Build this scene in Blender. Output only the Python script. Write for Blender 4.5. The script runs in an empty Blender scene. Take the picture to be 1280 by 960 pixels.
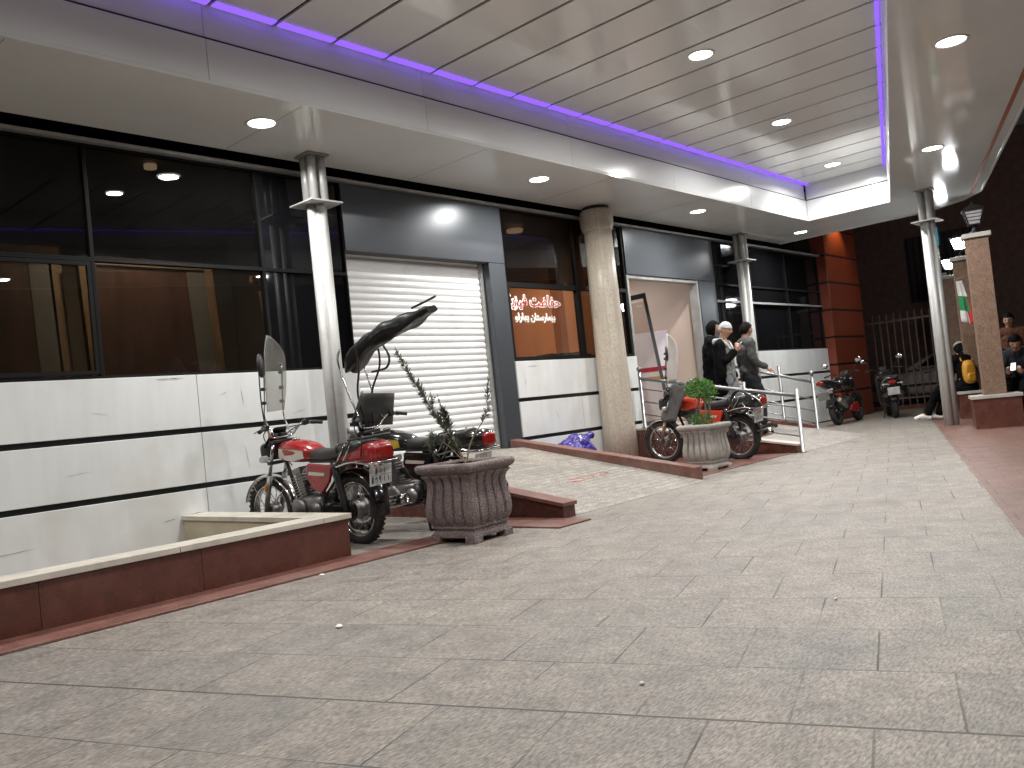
import bpy, bmesh, math, random
from mathutils import Vector, Matrix, noise as mnoise
random.seed(7)
D = bpy.data
SC = bpy.context.scene
COL = SC.collection
PI = math.pi
R_ = math.radians

# ------------------------------------------------------------------ camera, world, exposure
YAW, PITCH, ROLL, FPX = 0.834940762, 0.0303455708, -0.104440937, 1062.637
_cy, _sy, _cp, _sp = math.cos(YAW), math.sin(YAW), math.cos(PITCH), math.sin(PITCH)
_F = Vector((_sy*_cp, _cy*_cp, _sp)); _R = Vector((_cy, -_sy, 0)); _U = _R.cross(_F)
_c, _s = math.cos(ROLL), math.sin(ROLL)
_R2 = _c*_R + _s*_U; _U2 = -_s*_R + _c*_U
cam_data = D.cameras.new('camera'); cam = D.objects.new('camera', cam_data); COL.objects.link(cam)
cam.matrix_world = Matrix(((_R2.x, _U2.x, -_F.x, 0), (_R2.y, _U2.y, -_F.y, 0), (_R2.z, _U2.z, -_F.z, 1.0), (0, 0, 0, 1)))
cam_data.sensor_width = 36; cam_data.lens = 36*FPX/1280
cam_data.clip_start = 0.05; cam_data.clip_end = 400
SC.camera = cam
world = D.worlds.new('World'); SC.world = world; world.use_nodes = True
_wn = world.node_tree
_bg = _wn.nodes['Background']
_sky = _wn.nodes.new('ShaderNodeTexSky'); _sky.sky_type = 'NISHITA'; _sky.sun_disc = False
_sky.sun_elevation = R_(-7); _sky.sun_rotation = R_(200)
_wn.links.new(_sky.outputs[0], _bg.inputs[0])
_bg.inputs[1].default_value = 0.15
SC.view_settings.view_transform = 'Standard'; SC.view_settings.look = 'None'
SC.view_settings.exposure = 0.14; SC.view_settings.gamma = 1.0
SC.view_settings.use_curve_mapping = False
SC.render.engine = 'CYCLES'
SC.cycles.use_denoising = True
SC.cycles.max_bounces = 8
SC.cycles.sample_clamp_indirect = 6.0
LAMP_W = 68.0

# ------------------------------------------------------------------ materials
def pmat(name, col, rough=0.5, metal=0.0, var=0.15, scale=6.0, bump=0.0, bscale=60.0, rvar=0.1, spec=0.5, coat=0.0, col2=None, stretch=None, dirt=None, dscale=1.3, speck=None, speck_scale=220, **kw):
    m = D.materials.new(name); m.use_nodes = True
    n = m.node_tree.nodes; l = m.node_tree.links; p = n['Principled BSDF']
    tc = n.new('ShaderNodeTexCoord'); vec = tc.outputs['Object']
    if stretch:
        mp = n.new('ShaderNodeMapping'); mp.inputs['Scale'].default_value = stretch; l.new(vec, mp.inputs[0]); vec = mp.outputs[0]
    nz = n.new('ShaderNodeTexNoise'); nz.inputs['Scale'].default_value = scale; nz.inputs['Detail'].default_value = 6; l.new(vec, nz.inputs['Vector'])
    rp = n.new('ShaderNodeValToRGB'); rp.color_ramp.elements[0].position = 0.3; rp.color_ramp.elements[1].position = 0.7
    c2 = col2 or tuple(min(1, c*(1+var)) for c in col); c1 = col if col2 else tuple(c*(1-var) for c in col)
    rp.color_ramp.elements[0].color = (*c1, 1); rp.color_ramp.elements[1].color = (*c2, 1)
    l.new(nz.outputs[0], rp.inputs[0]); cout = rp.outputs[0]
    def mix(fac, a, b):
        x = n.new('ShaderNodeMix'); x.data_type = 'RGBA'; l.new(fac, x.inputs[0]); l.new(a, x.inputs[6])
        if isinstance(b, tuple): x.inputs[7].default_value = (*b, 1)
        else: l.new(b, x.inputs[7])
        return x.outputs[2]
    if speck:
        vz = n.new('ShaderNodeTexNoise'); vz.inputs['Scale'].default_value = speck_scale; vz.inputs['Detail'].default_value = 2; l.new(tc.outputs['Object'], vz.inputs['Vector'])
        r2 = n.new('ShaderNodeValToRGB'); r2.color_ramp.elements[0].position = 0.5; r2.color_ramp.elements[1].position = 0.62; l.new(vz.outputs[0], r2.inputs[0])
        cout = mix(r2.outputs[0], cout, speck)
    if dirt:
        dz = n.new('ShaderNodeTexNoise'); dz.inputs['Scale'].default_value = dscale; dz.inputs['Detail'].default_value = 9; dz.inputs['Roughness'].default_value = 0.65; l.new(tc.outputs['Object'], dz.inputs['Vector'])
        r3 = n.new('ShaderNodeValToRGB'); r3.color_ramp.elements[0].position = 0.5; r3.color_ramp.elements[1].position = 0.75; l.new(dz.outputs[0], r3.inputs[0])
        cout = mix(r3.outputs[0], cout, dirt)
    l.new(cout, p.inputs['Base Color'])
    mr = n.new('ShaderNodeMapRange'); mr.inputs['To Min'].default_value = max(0.02, rough-rvar); mr.inputs['To Max'].default_value = min(1, rough+rvar)
    l.new(nz.outputs[0], mr.inputs[0]); l.new(mr.outputs[0], p.inputs['Roughness'])
    p.inputs['Metallic'].default_value = metal; p.inputs['Specular IOR Level'].default_value = spec; p.inputs['Coat Weight'].default_value = coat
    p.inputs['Coat Roughness'].default_value = 0.06
    if bump:
        bz = n.new('ShaderNodeTexNoise'); bz.inputs['Scale'].default_value = bscale; bz.inputs['Detail'].default_value = 4; l.new(vec, bz.inputs['Vector'])
        b = n.new('ShaderNodeBump'); b.inputs['Strength'].default_value = bump; b.inputs['Distance'].default_value = 0.01
        l.new(bz.outputs[0], b.inputs['Height']); l.new(b.outputs[0], p.inputs['Normal'])
    return m

def emat(name, col, s):
    m = D.materials.new(name); m.use_nodes = True
    n = m.node_tree.nodes; l = m.node_tree.links; n.remove(n['Principled BSDF'])
    e = n.new('ShaderNodeEmission'); e.inputs[0].default_value = (*col, 1); e.inputs[1].default_value = s
    l.new(e.outputs[0], n['Material Output'].inputs[0]); return m

def gmat(name, tint, rough=0.0, fres=1.5, base=0.02, dust=0.0):
    """thin sheet: transparent tint + fresnel reflection (+ a little dust)"""
    m = D.materials.new(name); m.use_nodes = True
    n = m.node_tree.nodes; l = m.node_tree.links; n.remove(n['Principled BSDF'])
    t = n.new('ShaderNodeBsdfTransparent'); t.inputs[0].default_value = (*tint, 1)
    g = n.new('ShaderNodeBsdfGlossy'); g.inputs['Roughness'].default_value = rough
    f = n.new('ShaderNodeFresnel'); gn = n.new('ShaderNodeNewGeometry'); io = n.new('ShaderNodeMix'); io.inputs[2].default_value = fres; io.inputs[3].default_value = 1/fres
    l.new(gn.outputs['Backfacing'], io.inputs[0]); l.new(io.outputs[0], f.inputs[0])   # a sheet reflects alike from both faces
    mx = n.new('ShaderNodeMixShader'); l.new(f.outputs[0], mx.inputs[0]); l.new(t.outputs[0], mx.inputs[1]); l.new(g.outputs[0], mx.inputs[2])
    out = mx.outputs[0]
    if dust:
        d = n.new('ShaderNodeBsdfDiffuse'); d.inputs[0].default_value = (.6, .6, .58, 1)
        nz = n.new('ShaderNodeTexNoise'); nz.inputs['Scale'].default_value = 3; nz.inputs['Detail'].default_value = 8
        tc = n.new('ShaderNodeTexCoord'); l.new(tc.outputs['Object'], nz.inputs['Vector'])
        ml = n.new('ShaderNodeMath'); ml.operation = 'MULTIPLY'; ml.inputs[1].default_value = dust; l.new(nz.outputs[0], ml.inputs[0])
        m2 = n.new('ShaderNodeMixShader'); l.new(ml.outputs[0], m2.inputs[0]); l.new(out, m2.inputs[1]); l.new(d.outputs[0], m2.inputs[2]); out = m2.outputs[0]
    l.new(out, n['Material Output'].inputs[0]); return m

def paver_mat(name, rot, bw, rh, shx, shy, c1, c2, mortar, msize=0.005, rough=0.5, bump=0.35, red=None):
    m = D.materials.new(name); m.use_nodes = True
    n = m.node_tree.nodes; l = m.node_tree.links; p = n['Principled BSDF']
    tc = n.new('ShaderNodeTexCoord')
    mp = n.new('ShaderNodeMapping'); mp.inputs['Rotation'].default_value = (0, 0, rot); mp.inputs['Location'].default_value = (shx, shy, 0); l.new(tc.outputs['Object'], mp.inputs[0])
    wob = n.new('ShaderNodeTexNoise'); wob.inputs['Scale'].default_value = 18; l.new(tc.outputs['Object'], wob.inputs['Vector'])
    wm = n.new('ShaderNodeVectorMath'); wm.operation = 'MULTIPLY_ADD'; wm.inputs[1].default_value = (0.006, 0.006, 0); l.new(wob.outputs[1], wm.inputs[0]); l.new(mp.outputs[0], wm.inputs[2])
    b = n.new('ShaderNodeTexBrick'); l.new(wm.outputs[0], b.inputs['Vector'])
    b.inputs['Scale'].default_value = 1; b.inputs['Brick Width'].default_value = bw; b.inputs['Row Height'].default_value = rh
    b.inputs['Mortar Size'].default_value = msize; b.inputs['Mortar Smooth'].default_value = 0.3; b.inputs['Bias'].default_value = 0
    b.inputs['Color1'].default_value = (*c1, 1); b.inputs['Color2'].default_value = (*c2, 1); b.inputs['Mortar'].default_value = (*c1, 1)
    def ramp(sock, a, z, ca=(0, 0, 0, 1), cb=(1, 1, 1, 1)):
        r = n.new('ShaderNodeValToRGB'); r.color_ramp.elements[0].position = a; r.color_ramp.elements[1].position = z
        r.color_ramp.elements[0].color = ca; r.color_ramp.elements[1].color = cb; l.new(sock, r.inputs[0]); return r.outputs[0]
    def mix(f, a, bb, mode='MIX'):
        x = n.new('ShaderNodeMix'); x.data_type = 'RGBA'; x.blend_type = mode
        if isinstance(f, float): x.inputs[0].default_value = f
        else: l.new(f, x.inputs[0])
        l.new(a, x.inputs[6])
        if isinstance(bb, tuple): x.inputs[7].default_value = (*bb, 1)
        else: l.new(bb, x.inputs[7])
        return x.outputs[2]
    # large tone drift, fine dashes of a bush-hammered surface, stains
    big = n.new('ShaderNodeTexNoise'); big.inputs['Scale'].default_value = 0.5; big.inputs['Detail'].default_value = 5; l.new(tc.outputs['Object'], big.inputs['Vector'])
    c = mix(ramp(big.outputs[0], 0.42, 0.75), b.outputs[0], red or c2)
    st = n.new('ShaderNodeMapping'); st.inputs['Scale'].default_value = (34, 120, 40); st.inputs['Rotation'].default_value = (0, 0, rot+0.5); l.new(tc.outputs['Object'], st.inputs[0])
    fi = n.new('ShaderNodeTexNoise'); fi.inputs['Scale'].default_value = 1.0; fi.inputs['Detail'].default_value = 5; fi.inputs['Roughness'].default_value = 0.65; l.new(st.outputs[0], fi.inputs['Vector'])
    c = mix(0.85, c, ramp(fi.outputs[0], 0.36, 0.66, (0.42, 0.42, 0.43, 1), (1.7, 1.68, 1.64, 1)), 'MULTIPLY')
    blot = n.new('ShaderNodeTexNoise'); blot.inputs['Scale'].default_value = 5; blot.inputs['Detail'].default_value = 8; blot.inputs['Roughness'].default_value = 0.7; l.new(tc.outputs['Object'], blot.inputs['Vector'])
    c = mix(1.0, c, ramp(blot.outputs[0], 0.3, 0.7, (0.66, 0.66, 0.67, 1), (1.2, 1.18, 1.15, 1)), 'MULTIPLY')
    spl = n.new('ShaderNodeTexNoise'); spl.inputs['Scale'].default_value = 3.1; spl.inputs['Detail'].default_value = 10; spl.inputs['Roughness'].default_value = 0.8; l.new(tc.outputs['Object'], spl.inputs['Vector'])
    c = mix(ramp(spl.outputs[0], 0.69, 0.74), c, (0.5, 0.49, 0.46))
    mo = n.new('ShaderNodeTexNoise'); mo.inputs['Scale'].default_value = 2.2; mo.inputs['Detail'].default_value = 4; l.new(tc.outputs['Object'], mo.inputs['Vector'])
    mm = n.new('ShaderNodeMath'); mm.operation = 'MULTIPLY'; l.new(b.outputs['Fac'], mm.inputs[0]); l.new(ramp(mo.outputs[0], 0.38, 0.62, (0.12, 0.12, 0.12, 1), (1, 1, 1, 1)), mm.inputs[1])
    gum = n.new('ShaderNodeTexVoronoi'); gum.inputs['Scale'].default_value = 2.3; l.new(tc.outputs['Object'], gum.inputs['Vector'])      # trodden gum and drips
    c = mix(ramp(gum.outputs['Distance'], .035, .055, (.55, .55, .55, 1), (0, 0, 0, 1)), c, (.07, .065, .06))
    oil = n.new('ShaderNodeTexNoise'); oil.inputs['Scale'].default_value = 1.3; oil.inputs['Detail'].default_value = 6; oil.inputs['Distortion'].default_value = .6; l.new(tc.outputs['Object'], oil.inputs['Vector'])
    c = mix(ramp(oil.outputs[0], .62, .70, (0, 0, 0, 1), (.35, .35, .35, 1)), c, (.10, .095, .088))
    sx = n.new('ShaderNodeSeparateXYZ'); l.new(wm.outputs[0], sx.inputs[0])     # one course whose grout has washed out
    a1 = n.new('ShaderNodeMath'); a1.operation = 'ADD'; a1.inputs[1].default_value = 2.5; l.new(sx.outputs[1], a1.inputs[0])
    a2 = n.new('ShaderNodeMath'); a2.operation = 'ABSOLUTE'; l.new(a1.outputs[0], a2.inputs[0])
    a3 = n.new('ShaderNodeMath'); a3.operation = 'LESS_THAN'; a3.inputs[1].default_value = .0065; l.new(a2.outputs[0], a3.inputs[0])
    mx2 = n.new('ShaderNodeMath'); mx2.operation = 'MAXIMUM'; l.new(mm.outputs[0], mx2.inputs[0]); l.new(a3.outputs[0], mx2.inputs[1]); mm = mx2
    c = mix(mm.outputs[0], c, mortar)
    l.new(c, p.inputs['Base Color'])
    rr = n.new('ShaderNodeMapRange'); rr.inputs['To Min'].default_value = rough-0.14; rr.inputs['To Max'].default_value = rough+0.2; l.new(fi.outputs[0], rr.inputs[0]); l.new(rr.outputs[0], p.inputs['Roughness'])
    hs = n.new('ShaderNodeMath'); hs.operation = 'MULTIPLY_ADD'; l.new(mm.outputs[0], hs.inputs[0]); hs.inputs[1].default_value = -1.2; l.new(fi.outputs[0], hs.inputs[2])
    bp = n.new('ShaderNodeBump'); bp.inputs['Strength'].default_value = bump; bp.inputs['Distance'].default_value = 0.006; l.new(hs.outputs[0], bp.inputs['Height']); l.new(bp.outputs[0], p.inputs['Normal'])
    return m

# ------------------------------------------------------------------ mesh helpers
class MB:
    def __init__(s): s.b = bmesh.new(); s.mi = 0
    def _f(s, vs, smooth=False):
        try:
            f = s.b.faces.new(vs); f.smooth = smooth; f.material_index = s.mi; return f
        except ValueError: return None
    def box(s, x0, x1, y0, y1, z0, z1, M=None):
        v = [Vector((x, y, z)) for z in (z0, z1) for y in (y0, y1) for x in (x0, x1)]
        if M is not None: v = [M @ a for a in v]
        v = [s.b.verts.new(a) for a in v]
        for q in ((0, 2, 3, 1), (4, 5, 7, 6), (0, 1, 5, 4), (2, 6, 7, 3), (0, 4, 6, 2), (1, 3, 7, 5)): s._f([v[i] for i in q])
        return s
    def prism(s, pts, d, off=(0, 0, 0)):
        """pts: 3-D polygon, d: extrusion vector"""
        d = Vector(d); off = Vector(off)
        a = [s.b.verts.new(Vector(p)+off) for p in pts]; c = [s.b.verts.new(Vector(p)+off+d) for p in pts]
        s._f(a[::-1]); s._f(c)
        for i in range(len(a)): s._f([a[i], a[(i+1) % len(a)], c[(i+1) % len(a)], c[i]])
        return s
    def quad(s, *p):
        s._f([s.b.verts.new(Vector(q)) for q in p]); return s
    def rings(s, rings, closed=True, cap=True, smooth=True):
        vr = [[s.b.verts.new(Vector(p)) for p in r] for r in rings]
        n = len(vr[0])
        for a, c in zip(vr[:-1], vr[1:]):
            for i in range(n if closed else n-1): s._f([a[i], a[(i+1) % n], c[(i+1) % n], c[i]], smooth)
        if cap: s._f(vr[0][::-1]); s._f(vr[-1])
        return s
    def tube(s, path, r, n=8, closed=False, cap=True):
        P = [Vector(p) for p in path]; rs = []
        m = len(P); up = None
        for i, p in enumerate(P):
            if closed: t = P[(i+1) % m]-P[i-1]
            else: t = P[min(i+1, m-1)]-P[max(i-1, 0)]
            t.normalize()
            if up is None:
                up = Vector((0, 0, 1)) if abs(t.z) < 0.9 else Vector((1, 0, 0))
            u = (up - t*up.dot(t)).normalized(); w = t.cross(u); up = u
            rad = r[i] if isinstance(r, (list, tuple)) else r
            rs.append([p+rad*(math.cos(2*PI*k/n)*u+math.sin(2*PI*k/n)*w) for k in range(n)])
        if closed: rs.append(rs[0])
        s.rings(rs, cap=cap and not closed); return s
    def lathe(s, prof, o=(0, 0, 0), axis='z', n=24, closed=False):
        """prof: (radius, along-axis) pairs"""
        o = Vector(o); rs = []
        for r, h in prof:
            ring = []
            for k in range(n):
                c, q = max(r, 1e-4)*math.cos(2*PI*k/n), max(r, 1e-4)*math.sin(2*PI*k/n)
                ring.append(o+Vector({'z': (c, q, h), 'y': (q, h, c), 'x': (h, c, q)}[axis]))
            rs.append(ring)
        if closed: rs.append(rs[0])
        s.rings(rs, cap=not closed); return s
    def loft(s, secs, n=20, axis='x', pw=2.6):
        """secs: (x, yc, zc, half-width, half-height[, power])"""
        rs = []
        for q in secs:
            x, yc, zc, a, h = q[:5]; e = 2/(q[5] if len(q) > 5 else pw); ring = []
            for k in range(n):
                t = 2*PI*k/n; c, w = math.cos(t), math.sin(t)
                ring.append((x, yc+a*math.copysign(abs(c)**e, c), zc+h*math.copysign(abs(w)**e, w)))
            rs.append(ring)
        s.rings(rs); return s
    def xf(s, M):
        bmesh.ops.transform(s.b, matrix=M, verts=s.b.verts); return s
    def build(s, name, mats, parent=None, bevel=0, weld=True, auto=None):
        if weld: bmesh.ops.remove_doubles(s.b, verts=s.b.verts, dist=1e-5)
        bmesh.ops.recalc_face_normals(s.b, faces=s.b.faces)
        me = D.meshes.new(name); s.b.to_mesh(me); s.b.free()
        for m in (mats if isinstance(mats, (list, tuple)) else [mats]): me.materials.append(m)
        return link(name, me, parent, bevel)

def link(name, me, parent=None, bevel=0):
    o = D.objects.new(name, me); COL.objects.link(o)
    if parent is not None: o.parent = parent
    if bevel:
        b = o.modifiers.new('bevel', 'BEVEL'); b.width = bevel; b.segments = 2; b.limit_method = 'ANGLE'; b.angle_limit = R_(40)
    return o

def tag(o, label=None, cat=None, group=None, kind=None):
    for k, v in (('label', label), ('category', cat), ('group', group), ('kind', kind)):
        if v: o[k] = v
    return o
def thing(name, loc, label, cat, group=None, rz=0, rx=0, ry=0):
    o = D.objects.new(name, None); COL.objects.link(o); o.location = loc; o.rotation_euler = (rx, ry, rz); o.empty_display_size = 0.1
    return tag(o, label, cat, group)
def kids(o): return [c for c in D.objects if c.parent == o]
def copy_tree(o, parent=None):
    c = o.copy(); COL.objects.link(c)
    if parent is not None: c.parent = parent
    for k in kids(o): copy_tree(k, c)
    return c
def B(*a): return MB().box(*a)
def interp(pts, n):
    """Catmull-Rom through pts"""
    P = [Vector(p) for p in pts]; P = [2*P[0]-P[1]]+P+[2*P[-1]-P[-2]]; out = []
    for i in range(1, len(P)-2):
        for k in range(n):
            t = k/n; a, b, c, d = P[i-1], P[i], P[i+1], P[i+2]
            out.append(0.5*((2*b)+(c-a)*t+(2*a-5*b+4*c-d)*t*t+(3*b-a-3*c+d)*t**3))
    out.append(P[-2]); return out

ANG = 0.3154
SV = Vector((math.cos(ANG), math.sin(ANG), 0)); TV = Vector((-math.sin(ANG), math.cos(ANG), 0))
def ST(s, t, z=0): return SV*s+TV*t+Vector((0, 0, z))

M = dict(
 soffit=pmat('white_composite_panel', (.75, .765, .75), .085, 0, .03, 1.5, rvar=.03, spec=.55, dirt=(.69, .70, .685), dscale=.6),
 fascia=pmat('pale_grey_panel', (.74, .76, .765), .22, 0, .03, 1.2, rvar=.05),
 slat=pmat('gloss_ceiling_slat', (.78, .785, .77), .13, 0, .04, .8, rvar=.05, spec=.6),
 dark=pmat('dark_void', (.008, .008, .008), .8),
 dgap=pmat('dark_gap', (.02, .018, .016), .7),
 orange_trim=pmat('orange_brown_trim', (.32, .09, .03), .5),
 clad=pmat('white_cladding', (.71, .73, .73), .24, 0, .055, 1.6, rvar=.09, dirt=(.62, .62, .59), dscale=1.1, stretch=(4, 4, .6)),
 groove=pmat('black_groove', (.012, .016, .015), .35),
 frame=pmat('black_window_frame', (.006, .006, .0065), .55, 0, spec=.18),
 blackglass=pmat('black_glass_panel', (.006, .006, .007), .04, 0, .05, spec=.3, rvar=.02),
 greyp=pmat('dark_grey_panel', (.07, .078, .088), .30, .3, .05, 1.2, rvar=.05),
 ledge=pmat('metal_ledge', (.35, .35, .34), .4, .5),
 shut=pmat('white_roller_shutter', (.80, .81, .815), .36, 0, .04, 3, dirt=(.7, .7, .68), dscale=2.5, stretch=(1, 1, 6)),
 glass=gmat('tinted_window_glass', (.5, .47, .42), fres=1.36, dust=.008),
 filmglass=gmat('dark_film_glass', (.2, .18, .155), fres=1.36, dust=.006),
 glass2=gmat('clear_window_glass', (.85, .83, .8), fres=1.36, dust=.012),
 granite=pmat('red_granite', (.125, .042, .03), .28, 0, .2, 9, speck=(.06, .025, .02), speck_scale=160, dirt=(.17, .08, .06), dscale=1.6, rvar=.1),
 granite2=pmat('worn_red_granite', (.20, .085, .065), .45, 0, .25, 7, speck=(.1, .045, .04), speck_scale=130, dirt=(.24, .17, .14), dscale=2.2),
 marble=pmat('dusty_marble_cap', (.58, .54, .47), .4, 0, .12, 4, dirt=(.36, .33, .28), dscale=3),
 cream=pmat('cream_render', (.55, .5, .37), .7, 0, .12, 3, dirt=(.4, .36, .26)),
 soil=pmat('dry_soil', (.16, .12, .085), .95, 0, .4, 25, bump=1, bscale=40),
 steelcol=pmat('galvanised_column', (.52, .52, .51), .48, .3, .1, 3, rvar=.12, stretch=(6, 6, .5), dirt=(.42, .41, .39), dscale=4, bump=.05, bscale=8),
 inox=pmat('stainless_rail', (.27, .27, .275), .40, 1, .1, 5),
 stonecol=pmat('beige_travertine', (.47, .42, .35), .42, 0, .16, 3, stretch=(9, 9, .35), speck=(.40, .35, .28), speck_scale=30, dirt=(.38, .33, .27), dscale=1.6),
 wood=pmat('raw_pine', (.3, .2, .11), .55, 0, .2, 4, stretch=(8, 8, 1)),
 redwood=pmat('reddish_board', (.095, .046, .031), .5, 0, .3, 3, stretch=(5, 5, .8)),
 drab=pmat('drab_plaster', (.2, .17, .13), .85, 0, .15, 2),
 greyboard=pmat('grey_board', (.2, .195, .185), .6),
 orangewall=pmat('warm_plaster', (.62, .33, .2), .7, 0, .08, 2),
 beige=pmat('beige_wall', (.56, .46, .4), .55, 0, .05, 1.5),
 blk=pmat('black_plastic', (.018, .018, .019), .38, 0, .2, 12),
 rub=pmat('tyre_rubber', (.018, .017, .016), .75, 0, .3, 14, dirt=(.06, .055, .05), dscale=6),
 vinyl=pmat('black_vinyl_seat', (.02, .02, .021), .42, 0, .2, 20, bump=.2, bscale=150),
 chrome=pmat('worn_chrome', (.62, .61, .6), .16, 1, .12, 9, rvar=.12),
 alloy=pmat('dull_alloy', (.3, .29, .28), .42, .85, .25, 16, dirt=(.1, .09, .08), dscale=8),
 steel=pmat('dark_frame_steel', (.03, .03, .03), .45, .4, .2, 9),
 redp=pmat('red_paint', (.29, .016, .018), .26, 0, .12, 6, coat=.5, dirt=(.17, .03, .028), dscale=5),
 oredp=pmat('orange_red_paint', (.5, .045, .02), .22, 0, .1, 6, coat=.7),
 blackp=pmat('black_paint', (.012, .012, .012), .16, 0, .2, 6, coat=.7),
 yellowp=pmat('yellow_stripe', (.5, .36, .04), .3),
 silverp=pmat('silver_stripe', (.6, .57, .5), .32, .2, .06),
 redlamp=pmat('red_lamp_lens', (.24, .013, .011), .15, 0, .1, 30, coat=.6),
 amber=pmat('amber_reflector', (.6, .2, .02), .2),
 lens=pmat('clear_lamp_lens', (.55, .56, .57), .08, .3, .1, 40),
 plate=pmat('white_number_plate', (.62, .63, .62), .4, 0, .1, 20, dirt=(.35, .35, .34), dscale=14),
 ink=pmat('black_ink', (.09, .09, .095), .6),
 leather=pmat('grey_leather_apron', (.07, .07, .07), .55, 0, .25, 6, bump=.3, bscale=30),
 tarp=pmat('black_rain_cover', (.007, .007, .008), .34, spec=.35, metal=0, var=.3, scale=5, bump=.5, bscale=14),
 shield=gmat('scratched_windshield', (.8, .8, .78), rough=.08, dust=.5),
 hazeshield=pmat('milky_windshield', (.62, .6, .57), .3, 0, .06),
 pot1=pmat('purple_brown_cast_stone', (.13, .092, .09), .62, 0, .25, 8, speck=(.32, .27, .26), speck_scale=120, bump=.6, bscale=120),
 pot2=pmat('grey_cast_stone', (.36, .34, .31), .75, 0, .18, 8, speck=(.25, .23, .21), speck_scale=120, bump=.5, bscale=100),
 bark=pmat('twig_bark', (.22, .17, .12), .8, 0, .3, 30),
 leafg=pmat('bright_green_leaf', (.075, .2, .03), .5, 0, .45, 9),
 leafd=pmat('grey_green_leaf', (.085, .105, .065), .55, 0, .4, 9),
 purple=pmat('purple_plastic_bag', (.05, .035, .24), .22, 0, .3, 5, bump=.7, bscale=12),
 skin=pmat('skin', (.42, .235, .155), .5, 0, .08, 6),
 lip=pmat('lip', (.3, .1, .08), .5), eye=pmat('dark_eye', (.02, .015, .012), .2),
 hair=pmat('black_hair', (.006, .005, .005), .5, 0, .4, 60, stretch=(1, 1, 4), bump=.5, bscale=90, spec=.06),
 blackcloth=pmat('black_cloth', (.0045, .0045, .0055), .9, 0, .3, 12, bump=.3, bscale=18, spec=.08),
 greyknit=pmat('dark_grey_knit', (.05, .048, .048), .85, 0, .15, 14, bump=.35, bscale=25),
 palegrey=pmat('pale_grey_jersey', (.5, .5, .5), .85, 0, .1, 18, bump=.3, bscale=60),
 shirtpat=pmat('black_white_print', (.03, .03, .032), .8, 0, 0, 26, col2=(.42, .42, .41), stretch=(1, 1, 1.6)),
 denim=pmat('grey_denim', (.17, .175, .19), .8, 0, .25, 16, bump=.3, bscale=30),
 navy=pmat('navy_denim', (.012, .013, .02), .9, 0, .2, 16),
 white=pmat('white_canvas', (.75, .74, .7), .6, 0, .06),
 yellowbag=pmat('mustard_nylon', (.5, .24, .02), .55, 0, .15, 10, bump=.3, bscale=30),
 olive=pmat('grey_olive_cloth', (.25, .26, .18), .8),
 rust=pmat('rust_orange_cloth', (.10, .032, .013), .8, 0, .2),
 brownhair=pmat('brown_fur_trim', (.12, .08, .05), .8, 0, .4, 40, bump=.8, bscale=80),
 tile=pmat('orange_glazed_tile', (.17, .032, .013), .45, 0, .14, 2.5, dirt=(.13, .024, .01), dscale=1.5),
 pillar=pmat('tan_granite_pillar', (.215, .135, .09), .6, 0, .2, 14, speck=(.12, .07, .05), speck_scale=60, bump=.3, bscale=80),
 capstone=pmat('grey_capstone', (.4, .39, .36), .6),
 lampblk=pmat('cast_iron_black', (.02, .02, .02), .5, .4),
 lampglass=pmat('frosted_lantern_pane', (.4, .4, .42), .3),
 fence=pmat('rusty_fence_bar', (.13, .085, .07), .6, .3, .3, 12),
 farwall=pmat('brown_brick_wall', (.34, .2, .16), .85, 0, .2, 6),
 fardark=pmat('dull_dark_window', (.10, .075, .07), .6),
 carp=pmat('beige_silver_car_paint', (.62, .53, .5), .28, .3, .04, 4, coat=.5),
 carglass=pmat('dark_car_glass', (.01, .01, .012), .05),
 greenf=pmat('flag_green', (.02, .25, .09), .7), whitef=pmat('flag_white', (.72, .72, .7), .7), redf=pmat('flag_red', (.5, .03, .03), .7),
 signred=pmat('sign_red', (.5, .02, .025), .4), signwhite=pmat('sign_white', (.85, .83, .8), .4),
 asphalt=pmat('asphalt', (.045, .045, .047), .8, 0, .25, 30, bump=.6, bscale=90),
 stripe_red=pmat('crimson_stripe', (.45, .03, .06), .4), stripe_yel=pmat('ochre_stripe', (.6, .33, .06), .4),
 lilac=pmat('lilac_white_panel', (.74, .7, .76), .4, 0, .05), greycur=pmat('dark_grey_door_leaf', (.07, .072, .08), .4, .3),
 blueglow=pmat('teal_plastic', (.05, .3, .42), .4),
)
PAVE = paver_mat('street_pavers', -(ANG+PI/2), .465, .5, -.1575, .08, (.205, .194, .179), (.252, .229, .203), (.048, .044, .04), msize=.004, bump=.6, red=(.236, .211, .187))
RPAVE = paver_mat('red_pavers', -(ANG+PI/2), .3, .3, 0, 0, (.15, .08, .062), (.19, .10, .08), (.05, .035, .03), red=(.17, .10, .082))
RAMPM = paver_mat('ramp_setts', 0, .2, .1, 0, 0, (.25, .235, .21), (.31, .29, .26), (.10, .094, .086), .006, .55, .6, red=(.28, .262, .236))

RAMPD = paver_mat('entrance_ramp_stone', 0, .4, .4, 0, 0, (.26, .25, .23), (.3, .28, .26), (.1, .09, .085), .005, .55, .4, red=(.27, .25, .23))
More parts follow.
